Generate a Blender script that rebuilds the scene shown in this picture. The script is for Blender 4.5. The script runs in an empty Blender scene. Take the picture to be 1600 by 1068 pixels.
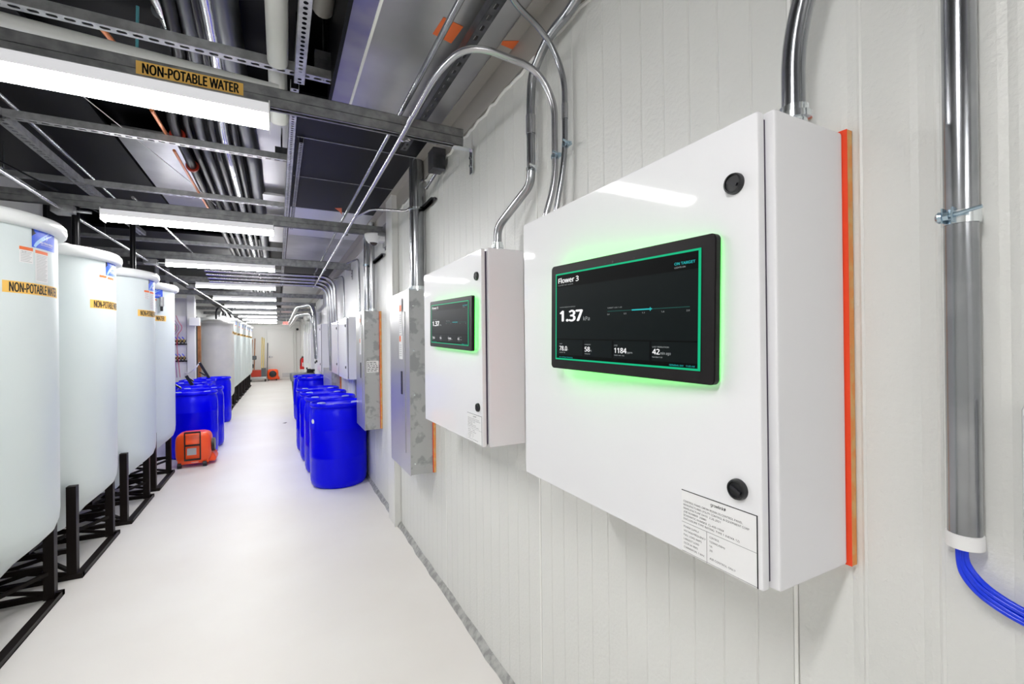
import bpy, bmesh, math, random
from mathutils import Vector, Matrix
random.seed(4)
PI = math.pi
SC = bpy.context.scene
COL = SC.collection

# ------------------------------------------------------------------ camera
CAM_H = 1.5
YAW, PITCH, ROLL, F_PX = 0.478256, 0.0014888, -0.0110876, 705.9
def _axes():
    cy, sy, cp, sp = math.cos(YAW), math.sin(YAW), math.cos(PITCH), math.sin(PITCH)
    fw = Vector((sy*cp, cy*cp, sp)); r = Vector((cy, -sy, 0)); u = r.cross(fw)
    cr, sr = math.cos(ROLL), math.sin(ROLL)
    return cr*r + sr*u, -sr*r + cr*u, fw
RX, UP, FW = _axes()
cam_data = bpy.data.cameras.new('camera'); cam = bpy.data.objects.new('camera', cam_data); COL.objects.link(cam)
cam_data.sensor_width = 36.0; cam_data.lens = F_PX/1600*36.0; cam_data.clip_start = 0.02; cam_data.clip_end = 100
cam.matrix_world = Matrix(((RX.x, UP.x, -FW.x, 0), (RX.y, UP.y, -FW.y, 0), (RX.z, UP.z, -FW.z, CAM_H), (0, 0, 0, 1)))
SC.camera = cam
CV = Vector((0, 0, CAM_H))
def _ray(x, y): return (x-800)*RX - (y-534)*UP + F_PX*FW
def aX(x, y, X): d = _ray(x, y); return CV + d*(X/d.x)       # measured point on a wall-parallel plane
def aY(x, y, Y): d = _ray(x, y); return CV + d*(Y/d.y)
def aZ(x, y, Z): d = _ray(x, y); return CV + d*((Z-CAM_H)/d.z)

# ------------------------------------------------------------------ world, exposure
w = bpy.data.worlds.new('world'); SC.world = w; w.use_nodes = True
w.node_tree.nodes['Background'].inputs[0].default_value = (0.8, 0.85, 0.9, 1)
w.node_tree.nodes['Background'].inputs[1].default_value = 0.05
SC.view_settings.view_transform = 'Standard'; SC.view_settings.look = 'None'
SC.view_settings.exposure = 0.0; SC.view_settings.gamma = 1.0; SC.view_settings.use_curve_mapping = False
SC.cycles.use_denoising = True
SC.cycles.max_bounces = 10; SC.cycles.diffuse_bounces = 6; SC.cycles.glossy_bounces = 4
LIGHT_POWER = 57.0

# ------------------------------------------------------------------ materials
MATS = {}
def mat(name, color, rough=0.5, metal=0.0, emit=None, estr=0.0, bump=None, vary=None, coat=0.0, trans=0.0, alpha=1.0, spec=0.5):
    """bump=(scale, distance[, stretch]); vary=(scale, color2, contrast lo, hi)"""
    m = bpy.data.materials.new(name); m.use_nodes = True
    nt = m.node_tree; b = nt.nodes['Principled BSDF']
    b.inputs['Base Color'].default_value = (*color, 1); b.inputs['Roughness'].default_value = rough
    b.inputs['Metallic'].default_value = metal; b.inputs['Coat Weight'].default_value = coat
    b.inputs['Coat Roughness'].default_value = 0.08
    b.inputs['Transmission Weight'].default_value = trans; b.inputs['Alpha'].default_value = alpha
    b.inputs['Specular IOR Level'].default_value = spec
    if emit: b.inputs['Emission Color'].default_value = (*emit, 1); b.inputs['Emission Strength'].default_value = estr
    geo = nt.nodes.new('ShaderNodeNewGeometry')
    if vary:
        n = nt.nodes.new('ShaderNodeTexNoise'); n.inputs['Scale'].default_value = vary[0]; n.inputs['Detail'].default_value = 4
        nt.links.new(geo.outputs['Position'], n.inputs['Vector'])
        r = nt.nodes.new('ShaderNodeValToRGB'); r.color_ramp.elements[0].position = vary[2]; r.color_ramp.elements[1].position = vary[3]
        r.color_ramp.elements[0].color = (*color, 1); r.color_ramp.elements[1].color = (*vary[1], 1)
        nt.links.new(n.outputs['Fac'], r.inputs['Fac']); nt.links.new(r.outputs['Color'], b.inputs['Base Color'])
    if bump:
        n2 = nt.nodes.new('ShaderNodeTexNoise'); n2.inputs['Scale'].default_value = bump[0]; n2.inputs['Detail'].default_value = 3
        if len(bump) > 2:
            mp = nt.nodes.new('ShaderNodeMapping'); mp.inputs['Scale'].default_value = bump[2]
            nt.links.new(geo.outputs['Position'], mp.inputs['Vector']); nt.links.new(mp.outputs['Vector'], n2.inputs['Vector'])
        else: nt.links.new(geo.outputs['Position'], n2.inputs['Vector'])
        bp = nt.nodes.new('ShaderNodeBump'); bp.inputs['Distance'].default_value = bump[1]; bp.inputs['Strength'].default_value = 0.6
        nt.links.new(n2.outputs['Fac'], bp.inputs['Height']); nt.links.new(bp.outputs['Normal'], b.inputs['Normal'])
    MATS[name] = m
    return m
M_floor = mat('epoxy_floor', (0.74, 0.71, 0.675), 0.42, bump=(3.0, 0.004), vary=(1.2, (0.78, 0.76, 0.73), 0.35, 0.7), coat=0.0, spec=0.35)
M_wall = mat('insulated_panel_wall', (0.70, 0.705, 0.68), 0.40, bump=(95.0, 0.0028))
M_wall2 = mat('smooth_panel_wall', (0.74, 0.74, 0.72), 0.4)
M_seam = mat('white_seam', (0.85, 0.85, 0.82), 0.4)
M_base = mat('grey_sealant', (0.27, 0.27, 0.26), 0.7, bump=(30, 0.006), vary=(25, (0.42, 0.42, 0.40), 0.4, 0.6))
M_flash = mat('beige_flashing', (0.42, 0.40, 0.37), 0.45, 0.3)
M_ceil = mat('dark_deck', (0.004, 0.004, 0.005), 0.5, 0.1, vary=(1.3, (0.014, 0.014, 0.017), 0.45, 0.7), spec=0.1)
M_sheet = mat('galvanised_sheet', (0.44, 0.44, 0.45), 0.32, 0.9, vary=(2.2, (0.62, 0.62, 0.63), 0.35, 0.7), bump=(5, 0.003))
M_sheetb = mat('bright_galvanised_sheet', (0.72, 0.72, 0.74), 0.34, 0.75, bump=(5, 0.003))
M_dsheet = mat('dark_reflection_sheet', (0.006, 0.006, 0.008), 0.45, 0.2, spec=0.12)  # galvanised sheet with its dark reflections put into the base colour
M_film = mat('purple_protective_film', (0.10, 0.09, 0.34), 0.35, 0.5, vary=(1.6, (0.34, 0.33, 0.40), 0.42, 0.58))
M_galv = mat('galvanised_strut', (0.25, 0.255, 0.265), 0.42, 0.8, vary=(18, (0.37, 0.375, 0.385), 0.4, 0.62))
M_galvl = mat('light_galvanised_strut', (0.42, 0.43, 0.44), 0.4, 0.75, vary=(22, (0.55, 0.56, 0.57), 0.4, 0.6))
M_galvd = mat('dark_galvanised_strut', (0.06, 0.062, 0.07), 0.4, 0.7, vary=(16, (0.10, 0.10, 0.11), 0.4, 0.62))
M_panel = mat('spangled_galvanised_panel', (0.46, 0.47, 0.47), 0.42, 0.55, vary=(14, (0.33, 0.34, 0.34), 0.52, 0.6))
M_pdoor = mat('satin_grey_panel_door', (0.50, 0.50, 0.50), 0.28, 0.6)
M_emt = mat('galvanised_conduit', (0.32, 0.33, 0.35), 0.22, 1.0, vary=(9, (0.44, 0.45, 0.47), 0.4, 0.65))
M_emtl = mat('bright_conduit', (0.50, 0.50, 0.52), 0.25, 0.95)
M_zinc = mat('bright_zinc_fitting', (0.78, 0.82, 0.84), 0.18, 1.0)
M_zblue = mat('blue_zinc_clamp', (0.45, 0.58, 0.68), 0.22, 1.0)
M_white = mat('white_enamel', (0.79, 0.79, 0.81), 0.5, coat=0.55, spec=0.1)
M_white.node_tree.nodes['Principled BSDF'].inputs['Coat Roughness'].default_value = 0.05
M_whitem = mat('white_fixture_housing', (0.82, 0.82, 0.83), 0.4)
M_ledside = mat('led_lens_side', (0.25, 0.25, 0.25), 0.5, emit=(0.97, 0.97, 1.0), estr=0.58)
M_led = mat('led_diffuser', (0.9, 0.9, 0.9), 0.5, emit=(1.0, 0.99, 0.985), estr=LIGHT_POWER)
M_black = mat('black_plastic', (0.012, 0.012, 0.014), 0.35)
M_bezel = mat('black_bezel', (0.010, 0.008, 0.009), 0.45, spec=0.22)
M_gap = mat('dark_door_gasket', (0.05, 0.035, 0.07), 0.6)
M_ply = mat('orange_fire_plywood', (0.74, 0.29, 0.07), 0.6, vary=(30, (0.68, 0.40, 0.15), 0.45, 0.6), bump=(40, 0.002, (1, 1, .1)))
M_plyr = mat('red_orange_plywood_edge', (0.85, 0.06, 0.01), 0.55)
M_blue = mat('blue_drum_plastic', (0.0, 0.0, 0.86), 0.24, spec=0.2)
M_bcap = mat('pale_bung_cap', (0.35, 0.4, 0.75), 0.3)
M_pink = mat('pink_bung_cap', (0.85, 0.02, 0.16), 0.4)
M_tank = mat('translucent_white_polyethylene', (0.66, 0.73, 0.735), 0.38, vary=(1.4, (0.70, 0.76, 0.76), 0.4, 0.65), spec=0.4)
M_tankr = mat('white_polyethylene_rim', (0.80, 0.82, 0.82), 0.3)
M_tanko = mat('aged_white_polyethylene', (0.70, 0.69, 0.66), 0.4, vary=(2, (0.62, 0.62, 0.61), 0.4, 0.6))
M_steelb = mat('black_painted_steel', (0.009, 0.006, 0.005), 0.45, spec=0.2)
M_yel = mat('yellow_tape_label', (0.92, 0.56, 0.13), 0.45)
M_ink = mat('black_ink', (0.015, 0.015, 0.02), 0.5)
M_orst = mat('orange_sticker', (0.85, 0.17, 0.04), 0.5)
M_paper = mat('white_paper_label', (0.80, 0.80, 0.80), 0.5)
M_lblue = mat('blue_logo_print', (0.02, 0.10, 0.75), 0.35)
M_lbl2 = mat('light_blue_print', (0.35, 0.60, 0.92), 0.35)
M_wprint = mat('white_print', (0.9, 0.9, 0.9), 0.4)
M_gprint = mat('grey_print', (0.45, 0.45, 0.46), 0.5)
M_screen = mat('lit_screen', (0.002, 0.003, 0.003), 0.4, spec=0.08, emit=(0.003, 0.005, 0.0055), estr=1.0)
M_scard = mat('lit_screen_dark_bar', (0.001, 0.001, 0.001), 0.4, spec=0.06, emit=(0.001, 0.0015, 0.0016), estr=1.0)
M_sgreen = mat('lit_green_border', (0.01, 0.01, 0.01), 0.4, spec=0.04, emit=(0.0, 0.50, 0.22), estr=1.0)
M_steal = mat('lit_teal_print', (0.01, 0.01, 0.01), 0.4, spec=0.04, emit=(0.02, 0.50, 0.50), estr=1.0)
M_sdteal = mat('lit_dim_teal_print', (0.01, 0.01, 0.01), 0.4, spec=0.04, emit=(0.01, 0.09, 0.075), estr=1.0)
M_swhite = mat('lit_white_print', (0.01, 0.01, 0.01), 0.4, spec=0.04, emit=(1, 1, 1), estr=1.0)
M_sgrey = mat('lit_grey_print', (0.01, 0.01, 0.01), 0.4, spec=0.04, emit=(0.40, 0.43, 0.43), estr=1.0)
M_glow = mat('green_backlight', (0, .3, .02), 0.4, emit=(0.06, 0.85, 0.07), estr=6.5)
M_pvc = mat('white_pvc_jacket', (0.74, 0.75, 0.73), 0.35)
M_cop = mat('orange_copper_pipe', (0.75, 0.26, 0.10), 0.35, 0.4)
M_rubber = mat('black_pipe_insulation', (0.004, 0.004, 0.005), 0.28, spec=0.18)
M_foil = mat('foil_insulation', (0.75, 0.76, 0.78), 0.2, 0.95, bump=(14, 0.006))
M_spiral = mat('dark_spiral_duct', (0.09, 0.095, 0.105), 0.35, 0.8)
M_redc = mat('red_pipe_clamp', (0.45, 0.03, 0.01), 0.4)
M_cable = mat('blue_cable_jacket', (0.0, 0.035, 0.75), 0.3)
M_orange = mat('orange_blower_plastic', (1.0, 0.10, 0.015), 0.35)
M_red = mat('red_extinguisher', (0.65, 0.01, 0.01), 0.3)
M_grey = mat('dark_grey_plastic', (0.10, 0.11, 0.12), 0.4)
M_lgrey = mat('bin_bag_grey', (0.28, 0.29, 0.31), 0.3)
M_wood = mat('brown_timber', (0.42, 0.17, 0.06), 0.6, vary=(10, (0.3, 0.12, 0.04), 0.4, 0.6))
M_yellow = mat('yellow_handle', (0.8, 0.62, 0.18), 0.5)
M_brass = mat('brass_valve', (0.45, 0.33, 0.10), 0.35, 0.8)
M_smoke = mat('smoked_dome', (0.03, 0.02, 0.02), 0.08)
M_exit = mat('lit_exit_sign', (.6, .1, .08), 0.4, emit=(1.0, 0.13, 0.08), estr=1.6)
M_navy = mat('navy_glass', (0.006, 0.006, 0.05), 0.12)
M_clear = mat('clear_cover', (0.75, 0.76, 0.76), 0.15, alpha=0.55)
M_redw = mat('red_wire', (0.6, 0.02, 0.08), 0.4)
M_purw = mat('purple_wire', (0.3, 0.04, 0.3), 0.4)

# ------------------------------------------------------------------ builders
class MB:
    def __init__(s): s.v = []; s.f = []
    def add(s, vs, fs):
        k = len(s.v); s.v += [Vector(v) for v in vs]; s.f += [tuple(i+k for i in f) for f in fs]; return s
    def box(s, x0, x1, y0, y1, z0, z1):
        x0, x1 = sorted((x0, x1)); y0, y1 = sorted((y0, y1)); z0, z1 = sorted((z0, z1))
        return s.add([(x0,y0,z0),(x1,y0,z0),(x1,y1,z0),(x0,y1,z0),(x0,y0,z1),(x1,y0,z1),(x1,y1,z1),(x0,y1,z1)],
              [(0,3,2,1),(4,5,6,7),(0,1,5,4),(1,2,6,5),(2,3,7,6),(3,0,4,7)])
    def obox(s, c, ux, uy, uz, sx, sy, sz):
        c = Vector(c); ux, uy, uz = Vector(ux).normalized(), Vector(uy).normalized(), Vector(uz).normalized()
        P = [c + ux*sx/2*a + uy*sy/2*b + uz*sz/2*d for d in (-1, 1) for a, b in ((-1,-1),(1,-1),(1,1),(-1,1))]
        return s.add(P, [(0,3,2,1),(4,5,6,7),(0,1,5,4),(1,2,6,5),(2,3,7,6),(3,0,4,7)])
    def bar(s, p0, p1, wd, ht, up=(0, 0, 1)):
        p0, p1 = Vector(p0), Vector(p1); d = p1-p0; L = d.length; d.normalize()
        side = d.cross(Vector(up))
        if side.length < 1e-4: side = d.cross(Vector((1, 0, 0)))
        side.normalize(); u2 = side.cross(d)
        return s.obox((p0+p1)/2, d, side, u2, L, wd, ht)
    def tube(s, pts, r, n=14, caps=True, rs=None):
        pts = [Vector(p) for p in pts]; m = len(pts); k = len(s.v)
        T = []
        for i in range(m):
            a = pts[max(i-1, 0)]; b = pts[min(i+1, m-1)]
            T.append((b-a).normalized())
        ref = Vector((0, 0, 1)) if abs(T[0].z) < 0.9 else Vector((1, 0, 0))
        nrm = (ref - T[0]*ref.dot(T[0])).normalized()
        for i in range(m):
            nrm = (nrm - T[i]*nrm.dot(T[i])).normalized(); bn = T[i].cross(nrm)
            rr = rs[i] if rs else r
            for j in range(n):
                a = 2*PI*j/n; s.v.append(pts[i] + nrm*math.cos(a)*rr + bn*math.sin(a)*rr)
        for i in range(m-1):
            for j in range(n):
                a = k+i*n+j; b = k+i*n+(j+1) % n
                s.f.append((a, b, b+n, a+n))
        if caps:
            s.f.append(tuple(k+j for j in reversed(range(n)))); s.f.append(tuple(k+(m-1)*n+j for j in range(n)))
        return s
    def cyl(s, p0, p1, r, n=20, r2=None):
        return s.tube([p0, p1], r, n, True, [r, r if r2 is None else r2])
    def lathe(s, prof, c=(0, 0, 0), n=40, ax=(0, 0, 1)):
        ax = Vector(ax).normalized(); ref = Vector((1, 0, 0)) if abs(ax.x) < .9 else Vector((0, 1, 0))
        e1 = (ref - ax*ref.dot(ax)).normalized(); e2 = ax.cross(e1); k = len(s.v); c = Vector(c)
        for r, z in prof:
            for j in range(n):
                a = 2*PI*j/n; s.v.append(c + ax*z + e1*math.cos(a)*r + e2*math.sin(a)*r)
        for i in range(len(prof)-1):
            for j in range(n):
                a = k+i*n+j; b = k+i*n+(j+1) % n; s.f.append((a, b, b+n, a+n))
        if prof[0][0] > 1e-6: s.f.append(tuple(k+j for j in reversed(range(n))))
        if prof[-1][0] > 1e-6: s.f.append(tuple(k+(len(prof)-1)*n+j for j in range(n)))
        return s
    def prism(s, poly, o, e1, e2, n, t):
        """polygon (u,v) in plane (o,e1,e2) extruded by t along n"""
        o, e1, e2, n = Vector(o), Vector(e1), Vector(e2), Vector(n); m = len(poly)
        a = [o + e1*u + e2*v for u, v in poly]; b = [p + n*t for p in a]
        return s.add(a+b, [tuple(reversed(range(m))), tuple(range(m, 2*m))] + [(i, (i+1) % m, m+(i+1) % m, m+i) for i in range(m)])
    def slotted(s, o, e1, e2, L, wd, pitch, sl, sw, nseg=12):
        """plate from o along e1 (length L), width wd along e2, oval slots"""
        o, e1, e2 = Vector(o), Vector(e1), Vector(e2); N = max(1, int(L/pitch)); pitch = L/N
        for i in range(N):
            c = o + e1*(i+.5)*pitch + e2*wd/2; k = len(s.v); outer = []; inner = []
            for j in range(nseg):
                a = 2*PI*(j+.5)/nseg; ca, sa = math.cos(a), math.sin(a)
                q = max(abs(ca), abs(sa)); outer.append(c + e1*ca/q*pitch/2 + e2*sa/q*wd/2)
                hx = sl/2-sw/2; cx = hx if ca > 0 else -hx
                inner.append(c + e1*(cx + ca*sw/2) + e2*sa*sw/2)
            # add exact corners by snapping nearest outer points
            s.v += outer + inner
            for j in range(nseg):
                b = (j+1) % nseg; s.f.append((k+j, k+b, k+nseg+b, k+nseg+j))
        return s

def wloc(o):
    l = Vector((0, 0, 0))
    while o is not None: l += o.location; o = o.parent
    return l
def obj(name, mb, m, parent=None, smooth=True, bevel=0.0, angle=35):
    if isinstance(mb, MB): v, f = mb.v, mb.f
    if parent is not None: org = wloc(parent)
    else:
        xs = [p.x for p in v]; ys = [p.y for p in v]; zs = [p.z for p in v]
        org = Vector(((min(xs)+max(xs))/2, (min(ys)+max(ys))/2, min(zs)))
    me = bpy.data.meshes.new(name); me.from_pydata([p-org for p in v], [], f); me.validate()
    b = bmesh.new(); b.from_mesh(me)
    if len(v) < 60000 and not name.endswith(('print', 'text')): bmesh.ops.recalc_face_normals(b, faces=b.faces)
    if bevel: bmesh.ops.bevel(b, geom=[e for e in b.edges if e.is_manifold and e.calc_face_angle(0) > .5], offset=bevel, segments=2, affect='EDGES', profile=.5)
    b.to_mesh(me); b.free()
    me.materials.append(m)
    if smooth: me.shade_smooth(); me.set_sharp_from_angle(angle=math.radians(angle))
    o = bpy.data.objects.new(name, me); COL.objects.link(o)
    if bevel:
        wn = o.modifiers.new('weighted', 'WEIGHTED_NORMAL'); wn.keep_sharp = True; wn.weight = 100
    if parent is None: o.location = org
    else: o.parent = parent
    return o
def tag(o, label, cat, group=None):
    o['label'] = label; o['category'] = cat
    if group: o['group'] = group
    return o
def thing(name, label, cat, loc, group=None):
    o = bpy.data.objects.new(name, None); COL.objects.link(o); o.location = Vector(loc); o.empty_display_size = .1
    return tag(o, label, cat, group)
def struct(name, mb, m, **k):
    o = obj(name, mb, m, **k); o['kind'] = 'structure'; return o
def dup(root, loc, label, group=None):
    r = root.copy(); COL.objects.link(r); r.location = Vector(loc); r['label'] = label
    if group: r['group'] = group
    for ch in list(root.children):
        c = ch.copy(); COL.objects.link(c); c.parent = r
        for g in ch.children:
            d = g.copy(); COL.objects.link(d); d.parent = c
    return r
def lab(o, t): o['label'] = t; return o

_tc = {}
try:      # the interface typeface that ships with Blender, else its built-in one
    import os
    FONT = bpy.data.fonts.load(os.path.join(bpy.utils.system_resource('DATAFILES'), 'fonts', 'NotoSansHebrew-Regular.woff2'))
except Exception: FONT = None
def text_geo(body, off=0.0):
    key = (body, off)
    if key not in _tc:
        cu = bpy.data.curves.new('t', 'FONT'); cu.body = body; cu.size = 1
        if FONT: cu.font = FONT
        cu.resolution_u = 2
        o = bpy.data.objects.new('t', cu); COL.objects.link(o)
        me = bpy.data.meshes.new_from_object(o.evaluated_get(bpy.context.evaluated_depsgraph_get()))
        vs = [v.co.copy() for v in me.vertices]; fs = [tuple(p.vertices) for p in me.polygons]
        bpy.data.objects.remove(o); bpy.data.curves.remove(cu); bpy.data.meshes.remove(me)
        if off:      # heavier strokes: the letter shapes doubled sideways and up
            base, bf, vs, fs = vs, fs, [], []
            for dx, dy in ((-off, 0), (off, 0), (0, off*.5), (0, -off*.5)):
                fs += [tuple(i+len(vs) for i in f) for f in bf]; vs = vs + [Vector((p.x+dx, p.y+dy, 0)) for p in base]
        x0 = min(v.x for v in vs); x1 = max(v.x for v in vs)
        _tc[key] = (vs, fs, x0, x1)
    return _tc[key]
_h = text_geo('H')[0]; CAPH = max(p.y for p in _h)
def text(mb, body, fn, u, v, h, width=None, off=0.0, right=False):
    """lettering with cap height h whose lower left corner is (u,v); fn maps (u,v) to a point"""
    vs, fs, x0, x1 = text_geo(body, off); sy = h/CAPH; sx = sy if width is None else width/(x1-x0)
    u0 = u - (x1-x0)*sx if right else u
    mb.add([fn(u0+(p.x-x0)*sx, v+p.y*sy) for p in vs], fs); return mb
def rect(mb, fn, u0, u1, v0, v1, n=1):
    for i in range(n):
        a = u0+(u1-u0)*i/n; b = u0+(u1-u0)*(i+1)/n
        mb.add([fn(a, v0), fn(b, v0), fn(b, v1), fn(a, v1)], [(0, 1, 2, 3)])
    return mb
def smoothpath(pts, it=3):
    pts = [Vector(p) for p in pts]
    for _ in range(it):
        q = [pts[0]]
        for a, b in zip(pts, pts[1:]): q += [a*.75+b*.25, a*.25+b*.75]
        q.append(pts[-1]); pts = q
    return pts
def bend(pts, r, n=8):
    """polyline with rounded elbows of radius r"""
    pts = [Vector(p) for p in pts]; out = [pts[0]]
    for i in range(1, len(pts)-1):
        a, b, c = pts[i-1], pts[i], pts[i+1]; d1 = (a-b); d2 = (c-b)
        L = min(r, d1.length*.49, d2.length*.49); p = b + d1.normalized()*L; q = b + d2.normalized()*L
        for k in range(n+1):
            t = k/n; out.append(p*(1-t)**2 + b*2*t*(1-t) + q*t*t)
    out.append(pts[-1]); return out

# ------------------------------------------------------------------ the room
W = 0.892; YE = 22.35; YB = -3.2; XL = -2.02; ZC = 3.15; ZS = 2.73
struct('floor', MB().box(XL, W+.1, YB, YE+.1, -.05, 0), M_floor)
# right wall: ribbed insulated panels, grooves and joints in the geometry
seams = [-2.9, -1.8, -0.65, 0.53, 1.50, 2.6, 3.72] + [3.72+1.1*i for i in range(1, 18)]
prof = [(YB, 0)]
seam_mb = MB()
for a, b in zip(seams, seams[1:]):
    n = 12
    for i in range(1, n):
        y = a + (b-a)*i/n; near = y < .55
        g, d = (.010, .0016) if near else (.0035, .0022)
        prof += [(y-g, 0), (y, d), (y+g, 0)]
    prof += [(b-.006, 0), (b-.004, .003), (b+.004, .003), (b+.006, 0)]
prof = [p for p in prof if p[0] <= YE]; prof.append((YE, 0))
wb = MB()
vs = [(W+d, y, z) for y, d in prof for z in (0, ZC)]
wb.add(vs, [(2*i, 2*i+1, 2*i+3, 2*i+2) for i in range(len(prof)-1)])
wb.box(W+.02, W+.1, YB, YE, 0, ZC)
struct('wall_right', wb, M_wall, smooth=False)
sb = MB()
for s_ in seams:
    if YB < s_ < YE and abs(s_-3.72) > .1: sb.box(W-.0015, W+.002, s_-.0032, s_+.0032, .03, ZS)
struct('trim_1', sb, M_seam)
sb = MB()
for y in (0.412, 0.31): sb.tube([(W+.0040, y, .03), (W+.0040, y, ZS)], .0055, 10)
struct('trim_21', sb, M_wall)
struct('trim_2', MB().box(W-.05, W, 3.74, 3.98, 0, ZC).box(W-.055, W-.045, 3.735, 3.76, 0, ZC), M_wall2, bevel=.004)   # joint cover
bb = MB(); y = YB; random.seed(2)
pts = []
while y < YE: pts.append((y, .012+random.random()*.01, .028+random.random()*.012)); y += .11 if y < 6 else .5
vs = []
for y, d, h in pts: vs += [(W-d-.012, y, 0), (W-d*.6, y, h*.75), (W+.001, y, h)]
bb.add(vs, [(3*i+k, 3*i+k+1, 3*i+k+4, 3*i+k+3) for i in range(len(pts)-1) for k in (0, 1)])
struct('baseboard_right', bb, M_base)
struct('wall_left', MB().box(XL-.1, XL, YB, YE, 0, ZC), M_wall2)
struct('wall_end', MB().box(XL, W+.1, YE, YE+.1, 0, ZC), M_wall2)
struct('wall_back', MB().box(XL, W+.1, YB-.1, YB, 0, ZC), M_wall2)
struct('ceiling', MB().box(XL, W+.1, YB, YE, ZC, ZC+.1), M_ceil)
# metal soffit sheets along the right wall, at two heights with the open deck
def soffit(n, x0, x1, y0, y1, m, z=ZS):
    struct('trim_%d' % n, MB().box(x0, x1, y0, y1, z, z+.03), m)
soffit(3, .34, W, YB, 2.46, M_sheet)
soffit(4, .25, .335, YB, 2.46, M_film)
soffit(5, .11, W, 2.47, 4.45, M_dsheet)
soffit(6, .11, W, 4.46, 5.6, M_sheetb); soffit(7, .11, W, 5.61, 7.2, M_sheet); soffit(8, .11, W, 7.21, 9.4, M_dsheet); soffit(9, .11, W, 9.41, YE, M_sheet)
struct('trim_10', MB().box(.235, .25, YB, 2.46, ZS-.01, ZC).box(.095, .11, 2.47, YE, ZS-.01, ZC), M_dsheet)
struct('trim_22', MB().box(.11, W-.05, 2.93, 2.94, ZS-.004, ZS-.001).box(.11, W-.05, 3.62, 3.63, ZS-.004, ZS-.001), M_galv)
struct('trim_11', MB().box(.335, .345, YB, 2.46, ZS-.008, ZS+.002), M_seam)
# flashing in the corner of soffit and wall, with ragged sealant under it
struct('trim_12', MB().box(W-.012, W, YB, YE, 2.60, ZS).box(W-.07, W, YB, YE, ZS-.006, ZS-.001), M_flash)
pts = []; y = -.6; random.seed(7)
while y < 4: pts.append((W-.004, y, 2.592+random.uniform(-.012, .008))); y += .05
struct('trim_13', MB().tube(pts, .007, 6), M_seam)
# upper left: sheets toned for dark reflections and bright duct faces over the tanks
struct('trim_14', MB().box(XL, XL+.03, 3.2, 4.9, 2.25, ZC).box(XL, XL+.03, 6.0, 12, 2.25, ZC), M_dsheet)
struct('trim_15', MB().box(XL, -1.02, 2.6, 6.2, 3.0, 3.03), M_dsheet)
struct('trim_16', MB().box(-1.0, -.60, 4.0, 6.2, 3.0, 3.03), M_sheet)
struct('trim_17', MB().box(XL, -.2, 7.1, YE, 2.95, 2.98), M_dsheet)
struct('trim_18', MB().box(-.17, .09, 3.3, 7.4, 3.0, 3.02), M_sheetb)

# door in the end wall
dz1 = 2.12
struct('door_1', MB().box(-.40, .62, YE-.03, YE-.005, .02, dz1), M_wall2, bevel=.004)
fr = MB()
for x0, x1, z0, z1 in ((-.50, -.42, 0, dz1+.12), (.64, .72, 0, dz1+.12), (-.42, .64, dz1+.03, dz1+.12)): fr.box(x0, x1, YE-.06, YE, z0, z1)
fr.box(-1.9, W, YE-.05, YE, 2.34, 2.40)
struct('trim_19', fr, M_wall, bevel=.004)
kp = obj('kick_plate', MB().box(-.39, .61, YE-.036, YE-.03, .05, .30), M_wall2, bpy.data.objects['door_1'])
obj('kick_vent', MB().box(.16, .60, YE-.042, YE-.036, .08, .28), M_pdoor, bpy.data.objects['door_1'])
hd = MB().cyl((-.33, YE-.03, 1.0), (-.33, YE-.08, 1.0), .03).bar((-.33, YE-.075, 1.0), (-.20, YE-.075, 1.0), .02, .02)
obj('door_handle', hd, M_emt, bpy.data.objects['door_1'])

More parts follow.
